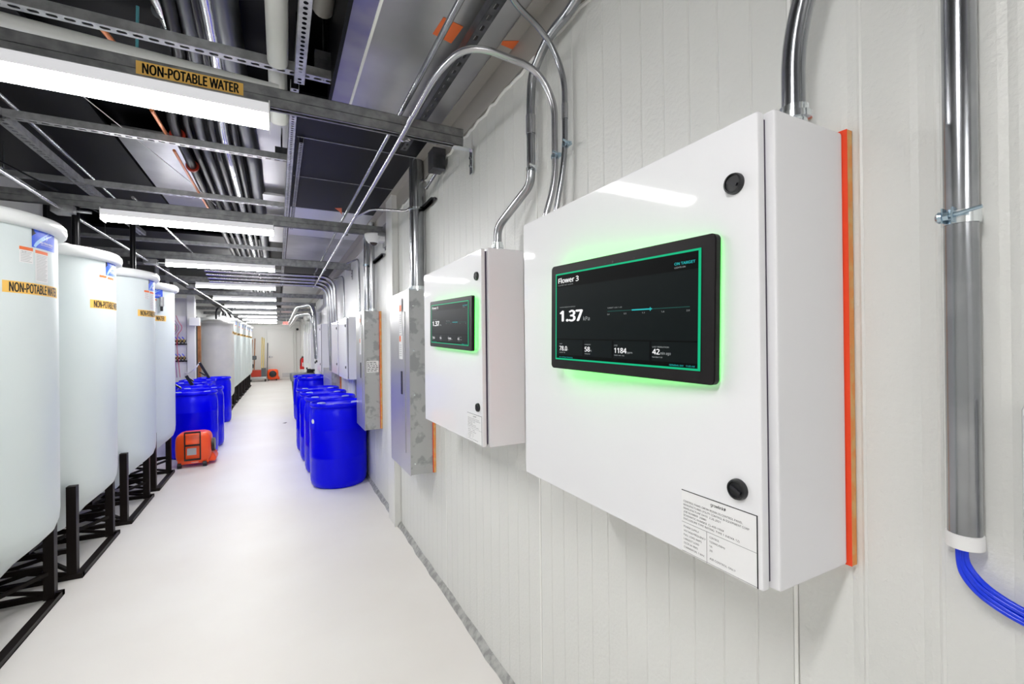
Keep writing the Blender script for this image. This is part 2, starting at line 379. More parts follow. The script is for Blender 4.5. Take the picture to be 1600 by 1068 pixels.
# ------------------------------------------------------------------ control cabinets on the right wall
def lock(parent, x, y, z, r=.017):
    o = obj('lock', MB().lathe([(r, 0), (r, .004), (r*.92, .008), (r*.78, .0085), (r*.74, .006), (0, .006)], (x, y, z), 28, (-1, 0, 0)), M_black, parent)
    obj('key_slot', MB().obox((x-.0075, y, z), (0, 1, .5), (0, -.5, 1), (1, 0, 0), r*1.15, r*.28, .004), M_ink, o)
    return o
def cabinet(label, x, y0, y1, z0, z1, plate=True, nlock=True, group=None, scale=1):
    """y0 is the side nearer the camera; hinges on the far side"""
    t = thing('control_cabinet', label, 'cabinet', ((x+W)/2, (y0+y1)/2, z0), group)
    back = W-.018
    obj('body', MB().box(x+.024, back, y0, y1, z0, z1), M_white, t, bevel=.005)
    obj('door_seal', MB().box(x+.014, x+.026, y0+.016, y1-.016, z0+.012, z1-.012), M_gap, t)
    d = obj('door', MB().box(x, x+.017, y0+.012, y1-.004, z0+.002, z1-.004), M_white, t, bevel=.0035)
    lock(d, x, y0+.052 if plate else y0+.06, z1-.105); lock(d, x, y0+.052 if plate else y0+.06, z0+.150)
    for z in (z0+.1, z1-.12): obj('hinge', MB().cyl((x+.012, y1+.001, z-.012), (x+.012, y1+.001, z+.012), .005, 10).box(x+.006, x+.022, y1-.004, y1+.002, z-.012, z+.012), M_emt, t)
    if plate:
        px0, px1, pz0, pz1 = y0+.013+.006, y0+.013+.155, z0+.004, z0+.118
        fn = lambda u, v: Vector((x-.0009, px1-u, pz0+v)); Lu, Lv = px1-px0, pz1-pz0
        pl = obj('nameplate', MB().box(x-.0006, x+.001, px0, px1, pz0, pz1), M_paper, d); lab(pl, 'white nameplate sticker with black print')
        k = MB(); rect(k, fn, 0, Lu, Lv-.0016, Lv); rect(k, fn, Lu-.0022, Lu, 0, Lv); rect(k, fn, 0, Lu, .0015, .002)
        rect(k, fn, 0, Lu, Lv*.48, Lv*.48+.0005); rect(k, fn, Lu*.36, Lu*.36+.0006, 0, Lv*.48)
        text(k, 'growlink#', fn, Lu*.42, Lv-.012, .0052, .030, .012)
        rows = ['CONTROL PANEL GROW ROOM (X) CONTROL PANEL', 'MANUFACTURER UTILITY CONTROL & EQUIPMENT CORP', 'MANUFACTURE DATE  2.26.2021', 'JOB NUMBER  20880', 'SCHEMATIC NUMBER  CL-400-105M', 'ENCLOSURE TYPE RATING  TYPE 1 (NEMA 12)']
        for i, s_ in enumerate(rows): text(k, s_, fn, .004, Lv-.022-i*.0064, .0033, min(Lu*.88, len(s_)*.0029))
        for i, s_ in enumerate(['POWER SUPPLY', 'VOLTAGE/FREQUENCY', 'FULL LOAD AMPS', 'LARGEST LOAD', 'SCCR kA RMS', 'COMMERCIAL 1 MAX']):
            text(k, s_, fn, .004, Lv*.48-.009-i*.0075, .0033, len(s_)*.0028)
        for i, s_ in enumerate(['CONTROL', '120VAC/60Hz', '1A', '20']): text(k, s_, fn, Lu*.40, Lv*.48-.009-i*.0075, .0033, len(s_)*.0028)
        text(k, 'AIR CONTROL ONLY', fn, Lu*.40, .009, .0033, .050)
        obj('label_print', k, M_ink, pl, smooth=False)
    return t
def board(label, y0, y1, z0, z1, group=None):
    o = obj('backing_board', MB().box(W-.017, W-.001, y0, y1, z0, z1), M_ply, bevel=.001)
    tag(o, label, 'board', group)
    lab(obj('painted_face', MB().box(W-.0180, W-.0168, y0, y1, z0, z1), M_plyr, o), 'red orange painted face')
    return o
cabinet('large white control cabinet nearest the camera, holding the big lit tablet', .66, .430, 1.196, 1.109, 1.858)
board('orange plywood board behind the nearest white control cabinet', .4235, 1.33, 1.108, 1.862)  # far end runs on unseen past the cabinet to bounce orange light
cabinet('white control cabinet between the grey breaker panel and the nearest cabinet', .693, 1.575, 2.352, 1.099, 1.866)

# tablets mounted on the doors
def tablet(label, X, yl, yr, z0, z1, door_x, yaw=0, tilt=0):
    """yl: left edge as seen (larger Y), yr: right edge"""
    Wd, Ht = yl-yr, z1-z0
    t = thing('tablet', label, 'tablet', (X+.006, (yl+yr)/2, (z0+z1)/2))
    n = 8; r = .010
    def rr(ins):
        poly = []
        for cx, cy, a0 in ((Wd-r-ins*0, r, -90), (Wd-r, Ht-r, 0), (r, Ht-r, 90), (r, r, 180)):
            for i in range(n+1):
                a = math.radians(a0+90*i/n); poly.append((cx+(r-ins)*math.cos(a), cy+(r-ins)*math.sin(a)))
        return poly
    o = Vector((X, yl, z0)); E1, E2, N = Vector((0, -1, 0)), Vector((0, 0, 1)), Vector((1, 0, 0))
    bz = MB(); bz.prism(rr(.0), o+N*.0015, E1, E2, N, .011); bz.prism(rr(.0018), o, E1, E2, N, .0016)
    obj('bezel', bz, M_bezel, t)
    mg = .035
    obj('backlight', MB().prism([(p[0]*(Wd-.012)/Wd+.006, p[1]*(Ht-.012)/Ht+.006) for p in rr(0)], o+N*.0126, E1, E2, N, .005), M_glow, t)
    obj('mount_bracket', MB().box(X+.0176, door_x, (yl+yr)/2-.06, (yl+yr)/2+.06, z0+.07, z1-.07), M_black, t)
    fn = lambda u, v, k=0: Vector((X-.0006-k, yl-u*Wd, z0+v*Ht))
    f1 = lambda u, v: fn(u, v, .0003); f2 = lambda u, v: fn(u, v, .0006)
    # screen area fractions measured on the device
    a0, a1, b0, b1 = .0447, .942, .0876, .918
    S = lambda u, v: f1(a0+(a1-a0)*u, b0+(b1-b0)*v); S2 = lambda u, v: f2(a0+(a1-a0)*u, b0+(b1-b0)*v)
    SW = Wd*(a1-a0); SH = Ht*(b1-b0)
    base = lambda u, v: fn(a0+(a1-a0)*u, b0+(b1-b0)*v)
    sc = obj('screen', rect(MB(), base, 0, 1, 0, 1), M_screen, t, smooth=False)
    bw = .008; k = MB()
    for u0, u1, v0, v1 in ((0, 1, 1-bw*2.2, 1), (0, 1, 0, bw*2.2), (0, bw*1.1, 0, 1), (1-bw*1.6, 1, 0, 1)): rect(k, S2, u0, u1, v0, v1)
    obj('green_border_print', k, M_sgreen, sc, smooth=False)
    obj('header_print', rect(MB(), S, bw, 1-bw*1.5, .838, .982), M_scard, sc, smooth=False)
    k = MB(); rect(k, S, bw, 1-bw*1.5, .232, .244)
    for u in (.250, .480, .728): rect(k, S, u, u+.012, .060, .235)
    rect(k, S, bw, 1-bw*1.5, .018, .058)
    obj('divider_print', k, M_scard, sc, smooth=False)
    def T(mb, s_, u, v, h, wd, off=0):
        vs, fs, x0, x1 = text_geo(s_, off); sx = wd/(x1-x0); sy = h/CAPH
        mb.add([S2(u+(p.x-x0)*sx, v+p.y*sy) for p in vs], fs)
    k = MB(); B_ = .022
    T(k, 'Flower 3', .026, .887, .055, .188, B_); T(k, '1.37', .040, .446, .118, .211, .045)
    T(k, '78.0', .038, .108, .050, .074, B_); T(k, '58', .268, .111, .049, .044, B_)
    T(k, '1184', .498, .113, .049, .086, B_); T(k, '42', .746, .119, .047, .043, B_)
    obj('white_print', k, M_swhite, sc, smooth=False)
    k = MB(); b_ = .003
    T(k, 'CLUSTER  DAY 14 OF 63', .026, .856, .011, .137, b_); T(k, 'LIGHTS ON', .867, .860, .013, .056, b_); T(k, 'kPa', .256, .446, .042, .053)
    T(k, 'VAPOR PRESSURE DEFICIT', .041, .601, .010, .145, b_); T(k, 'TARGET 1.20 / 1.40', .447, .558, .011, .103, b_)
    for u, s_ in ((.447, '0.0'), (.565, '0.5'), (.682, '1.1'), (.797, '1.6'), (.930, '2.0')): T(k, s_, u, .492, .013, .016, b_)
    T(k, 'TEMP', .039, .179, .011, .026, b_); T(k, 'HUMIDITY', .269, .180, .011, .050, b_); T(k, 'CO2', .498, .180, .013, .022, b_); T(k, 'LAST IRRIGATION', .746, .180, .011, .094, b_)
    T(k, 'F', .115, .108, .016, .007); T(k, '%', .315, .111, .020, .010); T(k, 'ppm', .588, .113, .018, .034); T(k, 'min ago', .792, .119, .024, .058)
    T(k, 'TARGET 78', .038, .080, .011, .054, b_); T(k, 'TARGET 60', .268, .080, .011, .046, b_); T(k, 'TARGET 1000 - 1400', .498, .083, .011, .070, b_); T(k, 'Next Shot 11:30', .746, .088, .012, .058, b_)
    obj('grey_print', k, M_sgrey, sc, smooth=False)
    k = MB(); T(k, 'ON TARGET', .866, .888, .022, .106, .02); rect(k, S2, .617, .742, .523, .535); rect(k, S2, .730, .734, .512, .546)
    T(k, 'ALL SYSTEMS NOMINAL', .037, .026, .011, .128, b_); T(k, 'GERMINAL DAY    11:03 AM', .843, .027, .013, .130, b_)
    obj('teal_print', k, M_steal, sc, smooth=False)
    obj('track_print', rect(MB(), S, .447, .946, .526, .532), M_sdteal, sc, smooth=False)
    c = MB()
    for u, r_ in ((.36, .0009), (.43, .0009), (.478, .0028), (.525, .0009), (.61, .0009)):
        p = fn(u*1.0, .935); c.lathe([(r_, 0), (r_*.8, .0004), (0, .0004)], p, 14, (-1, 0, 0))
    obj('camera_lens', c, M_ink, t)
    t.rotation_euler = (math.radians(tilt), 0, math.radians(yaw))
    return t
tablet('large black wall tablet with green lit border on the nearest white cabinet', .628, .969, .507, 1.4305, 1.6835, .66, 3.4, 1.4)
tablet('smaller looking black tablet with green lit border on the second white cabinet', .668, 2.165, 1.624, 1.478, 1.695, .693, 0, 2.0)

# ------------------------------------------------------------------ galvanised breaker panels
def breaker(label, x, y0, y1, z0, z1, stickers=True, side=False):
    t = thing('breaker_panel', label, 'electrical panel', ((x+W)/2, (y0+y1)/2, z0))
    obj('body', MB().box(x+.004, W-.018, y0, y1, z0, z1), M_panel, t, bevel=.002)
    d = obj('front_cover', MB().box(x, x+.004, y0-.003, y1+.003, z0-.004, z1+.004), M_pdoor, t)
    dd = obj('hinged_door', MB().box(x-.004, x, y0+.10, y1-.06, z0+.12, z1-.13), M_pdoor, t, bevel=.001)
    obj('latch', MB().box(x-.008, x-.004, y0+.075+.09, y0+.105+.09, 1.17, 1.32), M_black, dd)
    for z in (z0+.07, (z0+z1)/2-.08, (z0+z1)/2+.2, z1-.1):
        obj('screw', MB().lathe([(.006, 0), (.005, .003), (0, .004)], (x+.03, y0, z), 12, (0, -1, 0)), M_zinc, t)
    if stickers:
        ym = y0+.16
        s1 = obj('sticker', MB().box(x-.0052, x-.004, ym, ym+.07, 1.56, 1.80), M_paper, dd); s2 = obj('sticker', MB().box(x-.0052, x-.004, ym-.01, ym+.08, 1.40, 1.555), M_paper, dd)
        lab(s1, 'white instruction sticker'); lab(s2, 'white instruction sticker with orange corner')
        fn = lambda u, v: Vector((x-.0058, ym+.08-u, v))
        k = MB(); rect(k, fn, .01, .075, 1.715, 1.755); rect(k, fn, .01, .05, 1.515, 1.553); obj('orange_sticker', k, M_orst, dd, smooth=False)
        k = MB()
        for i in range(9): rect(k, fn, .02, .065, 1.575+i*.014, 1.580+i*.014)
        for i in range(6): rect(k, fn, .012, .07, 1.42+i*.014, 1.424+i*.014)
        obj('sticker_print', k, M_gprint, dd, smooth=False)
    if side:
        s_ = obj('side_label', MB().box(x+.02, W-.03, y0-.0012, y0, 1.23, 1.34), M_paper, t); lab(s_, 'white printed label on the side face')
        fn = lambda u, v: Vector((x+.02+u, y0-.0018, 1.23+v)); k = MB(); random.seed(5)
        for i in range(6):
            u = .006
            while u < W-.03-x-.02-.02: L = random.uniform(.008, .03); rect(k, fn, u, u+L, .012+i*.016, .018+i*.016); u += L+.008
        obj('label_print', k, M_ink, s_, smooth=False)
    return t
breaker('tall galvanised breaker panel with latch and stickers beside the second white cabinet', .728, 2.80, 3.33, .678, 1.838)
board('orange plywood board behind the nearest tall galvanised breaker panel', 2.79, 3.325, .678, 1.60)
breaker('galvanised breaker panel above the blue drums, printed label on its side', .73, 4.47, 4.965, .680, 1.820, side=True)
board('orange plywood board behind the breaker panel that has the printed side label', 4.455, 4.96, .685, 1.818)
cabinet('white control cabinet beyond the labelled breaker panel', .74, 5.80, 6.60, 1.070, 1.835, plate=False, group=None)
cabinet('white control cabinet next beyond, partly hidden by the one in front', .74, 6.74, 7.5, 1.075, 1.835, plate=False)
breaker('low galvanised wireway panel on the wall behind the drums', .75, 7.66, 9.1, .52, 1.07, stickers=False)
board('red orange board edge under the far white cabinets', 7.6, 7.66, .55, 1.07)
cabinet('pale cabinet under the bent conduits far down the right wall', .72, 9.3, 10.1, .98, 1.90, plate=False)

# ------------------------------------------------------------------ conduits
def conduit(label, pts, r, m=M_emt, group=None, couplings=(), ends=(), n=16, name='conduit', cat='conduit'):
    P = [Vector(p) for p in pts]
    o = obj(name, MB().tube(P, r, n), m, angle=60); tag(o, label, cat, group)
    for a, b in couplings: obj('coupling', MB().cyl(a, b, r*1.14, 16), M_emtl, o)
    for p, d in ends:
        p = Vector(p); d = Vector(d)
        obj('connector', MB().lathe([(r*1.05, 0), (r*1.25, .002), (r*1.25, .014), (r*1.5, .015), (r*1.5, .026), (r*1.15, .027), (r*1.15, .05)], p, 20, -d), M_zinc, o)
    return o
def clamp(label, p, r, ax=(0, 0, 1), out=(0, -1, 0), m=M_zblue, tail=.03):
    """strut strap round a pipe with its bolt ear"""
    p = Vector(p); t = thing('pipe_clamp', label, 'pipe clamp', p, 'pipe clamps')
    ax = Vector(ax); out = Vector(out)
    obj('strap', MB().lathe([(r*1.06, -.006), (r*1.22, -.006), (r*1.22, .006), (r*1.06, .006)], p, 20, ax), m, t)
    e = p + out*(r*1.2+.006) ; s = Vector((-1, 0, 0))
    obj('ear', MB().obox(e, out, ax, out.cross(ax), .016, .012, .016), m, t)
    obj('bolt', MB().cyl(e-s*.012+out*.002, e+s*tail+out*.012+ax*.004, .003, 8).lathe([(.008, 0), (.008, .006), (0, .008)], e+out*.002, 6, -s), m, t)
    return t
# D: conduit running down the corner, offset into the second cabinet
D = [aX(930, -30, .845), aX(905, 0, .845), aX(857, 55, .85), aX(831, 118, .855), aX(829, 160, .86), aX(836, 262, .862), aX(826, 310, .86), aX(808, 345, .84), aX(805, 372, .82)]
D[5] = Vector((D[4].x, D[4].y+.0, D[5].z)); 
D = [Vector((.845, .9, 2.79))] + D[1:]
ZT2 = 1.866
D[-2] = Vector((.80, 1.66, 1.97)); D[-1] = Vector((.80, 1.66, ZT2+.03)); D[-3] = Vector((.86, D[4].y+.01, 2.10))
conduit('steel conduit coming down the wall into the top of the second cabinet', bend(D, .12), .0165, couplings=[(D[4]+Vector((0, 0, -.12)), D[4]+Vector((0, 0, -.05)))], ends=[(Vector((.80, 1.66, ZT2+.045)), (0, 0, 1))])
clamp('clear zinc clamp on the conduit feeding the second cabinet', (D[4].x, D[4].y, 2.155), .0165, m=M_zinc)
# B: elbow conduit turning from the overhead run down into the nearest cabinet
yb = 1.325; xb = .864
B_ = [(.545, 8.2, 2.462), (.52, 2.2, 2.462), (.515, 1.55, 2.47), (.56, 1.36, 2.475), (.80, yb+.01, 2.44), (xb, yb, 2.34), (xb, yb, 2.06), (.835, 1.352, 1.93), (.835, 1.352, 1.86)]
conduit('steel conduit under the beams curving down behind the nearest cabinet top', bend(B_, .17, 10), .0115, M_emtl, couplings=[((.517, 1.95, 2.466), (.516, 1.88, 2.467))])
yc = 1.262
C_ = [(.53, .62, 2.66), (.545, .98, 2.60), (.60, 1.22, 2.57), (.80, yc+.01, 2.52), (xb, yc, 2.40), (xb, yc, 2.12), (.840, 1.292, 1.93), (.840, 1.292, 1.86)]
conduit('thinner steel conduit looping from above behind the nearest cabinet', bend(C_, .15, 10), .0095, couplings=[((xb, yc, 2.30), (xb, yc, 2.25))])
clamp('blue zinc clamp on the elbow conduit above the nearest cabinet', (xb, yb, 2.145), .0115)
clamp('blue zinc clamp on the thinner looping conduit', (xb, yc, 2.16), .0095)
# A: conduit on top of the beams
conduit('long steel conduit lying over the ceiling beams near the wall', [(.53, .2, 2.60), (.53, 2.0, 2.60), (.515, 4.3, 2.60), (.515, 8.3, 2.60)], .0115, M_emt)
for k, y in enumerate((2.13, 4.21, 6.29)):
    clamp('small zinc clamp holding the thin conduit under the %s ceiling beam' % ('nearest', 'second', 'third')[k], (.53, y-.02, 2.462), .0115, (0, 1, 0), (1, 0, 0), M_zinc, .01)
# big conduit into the top of the nearest cabinet
K = [aX(1252, -60, .80), aX(1247, 0, .80), aX(1237, 50, .81), aX(1238, 110, .812), aX(1240, 176, .812)]
yk = K[4].y; K[3] = Vector((.812, yk, K[3].z)); K[4] = Vector((.812, yk, 1.905))
K[2] = Vector((.812, yk, 2.02)); K[1] = Vector((.82, yk-.035, 2.16)); K[0] = Vector((.83, yk-.075, 2.34))
conduit('thick dark steel conduit entering the top of the nearest cabinet', bend([K[0], K[1], K[2], K[4]], .12), .0185, ends=[(Vector((.812, yk, 1.91)), (0, 0, 1))], n=24)
# right hand conduit with plastic bushing, clamp and cables
yr = .278; R0 = (.872, yr, 1.218)
rc = conduit('thick steel conduit on the wall ending in a white bushing with blue cables', [(.872, yr, ZS), R0], .0187, n=28)
lab(obj('bushing', MB().lathe([(.0185, 0), (.0208, .001), (.0208, .020), (.0185, .021)], (.872, yr, 1.200), 28), M_paper, rc), 'white plastic bushing')
cz = 1.672; t = thing('pipe_clamp', 'blue zinc clamp with long bolt on the thick conduit at the right', 'pipe clamp', (.872, yr, cz), 'pipe clamps')
obj('strap', MB().lathe([(.0192, -.010), (.0212, -.010), (.0212, .008), (.0192, .008)], (.872, yr, cz), 28), M_zinc, t)
obj('ear', MB().box(.842, .855, yr+.010, yr+.012, cz-.009, cz+.012).box(.842, .855, yr-.001, yr+.001, cz-.009, cz+.012), M_zblue, t)
obj('bolt', MB().cyl((.846, yr+.012, cz), (.846, yr-.030, cz+.0055), .0026, 10).lathe([(.0075, 0), (.0085, .004), (.006, .007), (0, .008)], (.846, yr+.011, cz), 12, (0, 1, 0)).lathe([(.006, 0), (.006, .006)], (.846, yr+.004, cz), 6, (0, 1, 0)), M_zblue, t)
for k, (dy, dz) in enumerate(((.004, 0), (.0, -.008), (-.004, .004), (.007, -.012))):
    P = [(.872, yr+dy, 1.23)] + [aX(x, y, .872) + Vector((0, dy*.6, dz)) for x, y in ((1503, 872), (1517, 898), (1545, 926), (1600, 960), (1660, 985))] + [(.872, .12, 1.10)]
    P = P[:-1] + [(.872, .10, 1.06)]
    conduit(('blue cable, %s of four leaving the conduit bushing' % ('second', 'third', 'uppermost', 'lowest')[k]), smoothpath(P), .0034, M_cable, 'blue cables from the bushing', name='cable', cat='cable')
# wall device at the right edge
dv = thing('wall_controller', 'white wall controller with dark glass face at the right edge of the picture', 'controller', (.86, .16, 1.195))
obj('housing', MB().box(.865, W, .095, .221, 1.198, 1.412), M_white, dv, bevel=.008)
obj('glass_face', MB().box(.8635, .866, .10, .217, 1.272, 1.398), M_navy, dv, bevel=.001)

# conduits above breaker panels, with strut brackets
def strut_short(label, a, b):
    o = obj('strut_bracket', MB().bar(a, b, .04, .004).bar(Vector(a)+Vector((0, .018, -.012)), Vector(b)+Vector((0, .018, -.012)), .004, .024).bar(Vector(a)+Vector((0, -.018, -.012)), Vector(b)+Vector((0, -.018, -.012)), .004, .024), M_galvd)
    return tag(o, label, 'strut')
conduit('thick steel conduit above the nearest tall breaker panel', [(.836, 2.98, 1.84), (.836, 2.98, 2.9)], .045, M_emt, n=24, ends=[((.836, 2.98, 1.885), (0, 0, 1))])
conduit('medium steel conduit beside the thick one above the breaker panel', [(.848, 3.115, 1.84), (.848, 3.115, 2.9)], .026, M_emtl)
strut_short('short strut bracket crossing the thick conduit above the breaker panel', (.874, 2.72, 2.41), (.874, 3.25, 2.41))
clamp('zinc strap around the thick conduit above the breaker panel', (.836, 2.98, 2.40), .045, (0, 0, 1), (0, 1, 0), M_zinc, .03)
conduit('steel conduit above the labelled breaker panel', [(.84, 4.92, 1.82), (.84, 4.92, 2.8)], .033, M_emt, ends=[((.84, 4.92, 1.86), (0, 0, 1))])
conduit('second steel conduit above the labelled breaker panel', [(.85, 4.68, 1.82), (.85, 4.68, 2.8)], .026, M_emtl, ends=[((.85, 4.68, 1.86), (0, 0, 1))])
strut_short('short strut bracket behind the conduits by the dome camera', (.875, 4.25, 2.335), (.875, 5.1, 2.335))
clamp('blue zinc strap on the conduit beside the dome camera', (.84, 4.92, 2.33), .033, (0, 0, 1), (0, -1, 0), M_zblue, .03)
conduit('thin steel conduit crossing from the overhead run to the wall', bend([(.53, 3.55, 2.46), (.60, 3.3, 2.46), (.84, 3.18, 2.44), (.865, 3.12, 2.56)], .05), .0095, M_emtl)
# junction box with stub on the wall
jb = obj('junction_box', MB().box(.80, .875, 2.50, 2.60, 2.51, 2.63), M_galvd, bevel=.003); tag(jb, 'dark steel junction box high on the wall under the first beam', 'junction box')
conduit('short stub conduit from the high junction box', [(.85, 2.60, 2.52), (.85, 2.80, 2.49)], .009, M_emt)
# thin drops beyond
for k, (y, zt) in enumerate(((5.5, 2.52), (6.9, 2.5))):
    conduit('thin conduit dropping to the %s white cabinet beyond the breaker panel' % ('nearer', 'farther')[k], bend([(.78, y+.5, zt), (.865, y+.1, zt), (.865, y+.05, 1.86)], .08), .010, M_emt)
for k, y in enumerate((7.58, 7.74, 7.90, 8.06)):
    conduit('steel conduit, %s of four dropping from overhead to the wireway' % ('nearest', 'second', 'third', 'farthest')[k], bend([(-.9, y, 2.56-.03*k), (.80-.02*k, y, 2.56-.03*k), (.84-.02*k, y, 1.1 if k < 2 else 1.05)], .22, 10), .022, M_emtl, 'conduits dropping to the wireway')
for k, (y, x, z) in enumerate(((10.4, .70, 2.36), (10.9, .72, 2.20))):
    conduit('fat steel conduit, %s of two running along the far right wall' % ('upper', 'lower')[k], bend([(x-.30, 19.5, z-.02), (x-.30, y+1.0, z), (x-.02, y, z), (x+.03, y-.1, 1.2)], .25, 10), .040, M_emt, 'fat conduits along the far wall')
for k, (y, z1, r) in enumerate(((6.10, 1.07, .028), (6.25, 1.07, .024), (6.40, 1.07, .024))):
    conduit('pale vertical pipe below the far white cabinet, %s of three' % ('nearest', 'middle', 'farthest')[k], [(.862, y, .0), (.862, y, z1)], r, M_pvc, 'pipes below the far cabinet', name='pipe', cat='pipe')
# white tubes and equipment far down the right wall
for k, (y, r, z0, z1) in enumerate(((11.2, .06, .9, 2.25), (11.9, .05, .5, 2.3), (13.1, .06, .9, 2.25), (13.8, .045, .4, 2.3), (14.8, .045, .8, 2.2), (16.0, .04, .4, 2.3), (17.2, .04, .6, 2.2))):
    x = W-r-.004
    o = conduit('white vertical pipe on the far right wall, %s from the camera' % ('first', 'second', 'third', 'fourth', 'fifth', 'sixth', 'seventh')[k], [(x, y, .0), (x, y, z1)], r, M_pvc, 'white pipes on the far right wall', name='pipe', cat='pipe')
    for z in (z0+.2, z0+.55): obj('black_band', MB().cyl((x, y, z), (x, y, z+.05), r*1.05), M_black, o)
for k, (y, z0, z1) in enumerate(((12.2, .9, 1.9), (13.2, 1.0, 1.8), (15.4, .8, 1.9))):
    b = obj('wall_box', MB().box(.72, W, y, y+.35, z0, z1), M_white, bevel=.01); tag(b, 'white box on the far right wall, %s one' % ('nearest', 'middle', 'farthest')[k], 'box', 'white boxes on the far right wall')
    obj('cable_gland', MB().cyl((.80, y+.1, z0), (.80, y+.1, z0-.06), .02), M_black, b)

# dome security camera on its junction box
dc = thing('dome_camera', 'white dome security camera hanging beside the second ceiling beam', 'security camera', (.80, 4.08, 2.40))
obj('bracket', MB().box(.868, W-.05, 3.98, 4.13, 2.36, 2.54).box(.775, W-.05, 4.0, 4.12, 2.44, 2.47), M_galv, dc, bevel=.003)
obj('housing', MB().lathe([(.068, .04), (.074, .035), (.074, .015), (.060, -.020), (.050, -.03)], (.752, 4.07, 2.425), 32), M_white, dc)
obj('arm', MB().box(.77, .87, 4.02, 4.12, 2.40, 2.455), M_white, dc, bevel=.012)
obj('dome', MB().lathe([(.038, .0), (.035, -.012), (.025, -.026), (.012, -.034), (0, -.036)], (.752, 4.07, 2.397), 28), M_smoke, dc)
obj('dome_ring', MB().lathe([(.050, .0), (.048, -.008), (.038, -.010), (.038, .0)], (.752, 4.07, 2.396), 28), M_white, dc)

# ------------------------------------------------------------------ ceiling: beams, lights, struts
BY = [2.13+2.08*i for i in range(10)]
ORD = ('nearest', 'second', 'third', 'fourth', 'fifth', 'sixth', 'seventh', 'eighth', 'ninth', 'farthest')
def beam(Y, label):
    x1 = .832 if Y < 3 else .868
    t = thing('ceiling_beam', label, 'ceiling beam', ((XL+x1)/2, Y, 2.485), 'double strut beams across the ceiling')
    for z in (2.485, 2.5275):
        k = MB(); k.box(XL, x1, Y-.0205, Y-.0185, z, z+.040).box(XL, x1, Y+.0185, Y+.0205, z, z+.040)
        if z < 2.5: k.box(XL, x1, Y-.0205, Y-.010, z, z+.002).box(XL, x1, Y+.010, Y+.0205, z, z+.002).box(XL, x1, Y-.02, Y+.02, z+.038, z+.040)
        else: k.box(XL, x1, Y-.02, Y+.02, z, z+.002).box(XL, x1, Y-.0205, Y-.010, z+.038, z+.040).box(XL, x1, Y+.010, Y+.0205, z+.038, z+.040)
        obj('strut_channel', k, M_galvd if z < 0 else M_galv, t)
    br = MB().box(x1-.05, W-.001, Y-.018, Y+.018, 2.478, 2.483).box(W-.012, W-.006, Y-.018, Y+.018, 2.36, 2.48)
    b = obj('wall_bracket', br, M_zinc if Y < 3 else M_galv, t)
    obj('bracket_bolt', MB().cyl((W-.02, Y, 2.40), (W-.006, Y, 2.40), .007, 6).cyl((W-.02, Y, 2.44), (W-.006, Y, 2.44), .007, 6), M_emt, b)
    return t
beams = [beam(y, 'grey double strut ceiling beam, %s in the row' % o) for y, o in zip(BY, ORD)]
# tape label on the nearest beam
fn = lambda u, v: Vector((-.455+u, BY[0]-.0212, 2.507+v))
lb = obj('tape_label', MB().box(-.455, -.114, BY[0]-.0212, BY[0]-.0206, 2.507, 2.556), M_yel, beams[0]); lab(lb, 'yellow tape label reading NON-POTABLE WATER')
fn = lambda u, v: Vector((-.455+u, BY[0]-.0216, 2.507+v))
obj('label_print', text(MB(), 'NON-POTABLE WATER', fn, .018, .0065, .036, .308, .04), M_ink, lb, smooth=False)
fn = lambda u, v: Vector((-.36+u, BY[3]-.0216, 2.515+v))
lb = obj('tape_label', MB().box(-.36, .04, BY[3]-.0212, BY[3]-.0206, 2.515, 2.552), M_yel, beams[3]); lab(lb, 'small yellow tape label with black lettering')
obj('label_print', text(MB(), 'NON-POTABLE WATER', fn, .018, .008, .024, .36, .03), M_ink, lb, smooth=False)

def light(Y, label):
    x0, x1 = -1.10, -.022; yc = Y-.012
    t = thing('strip_light', label, 'ceiling light', ((x0+x1)/2, yc, 2.40), 'white LED strip lights under the beams')
    obj('housing', MB().prism([(-.045, 2.4845), (.045, 2.4845), (.062, 2.474), (-.062, 2.474)], (x0, yc, 0), (0, 1, 0), (0, 0, 1), (1, 0, 0), x1-x0), M_whitem, t)
    obj('lens_side', MB().box(x0+.003, x1-.003, yc-.0622, yc+.0622, 2.432, 2.4735), M_ledside, t)
    pr = [(-.060, 2.4325)] + [(-.060*math.cos(PI*i/10), 2.430-.030*math.sin(PI*i/10)) for i in range(11)] + [(.060, 2.4325)]
    obj('diffuser', MB().prism(pr, (x0+.004, yc, 0), (0, 1, 0), (0, 0, 1), (1, 0, 0), x1-x0-.008), M_led, t)
    for x in (x0, x1): obj('end_cap', MB().box(x-.002, x+.002, yc-.063, yc+.063, 2.399, 2.484), M_whitem, t)
    return t
l0 = light(BY[0], 'white LED strip light under the nearest ceiling beam, biggest in view')
for y, o in zip(BY[1:], ORD[1:]): dup(l0, l0.location+Vector((0, y-BY[0], 0)), 'white LED strip light under the %s ceiling beam' % o)
for y in (BY[0]-2.08, BY[0]-4.16):      # the row goes on behind the camera
    dup(l0, l0.location+Vector((0, y-BY[0], 0)), 'white LED strip light behind the camera' + (' and farthest back' if y < -1 else ', just overhead'))

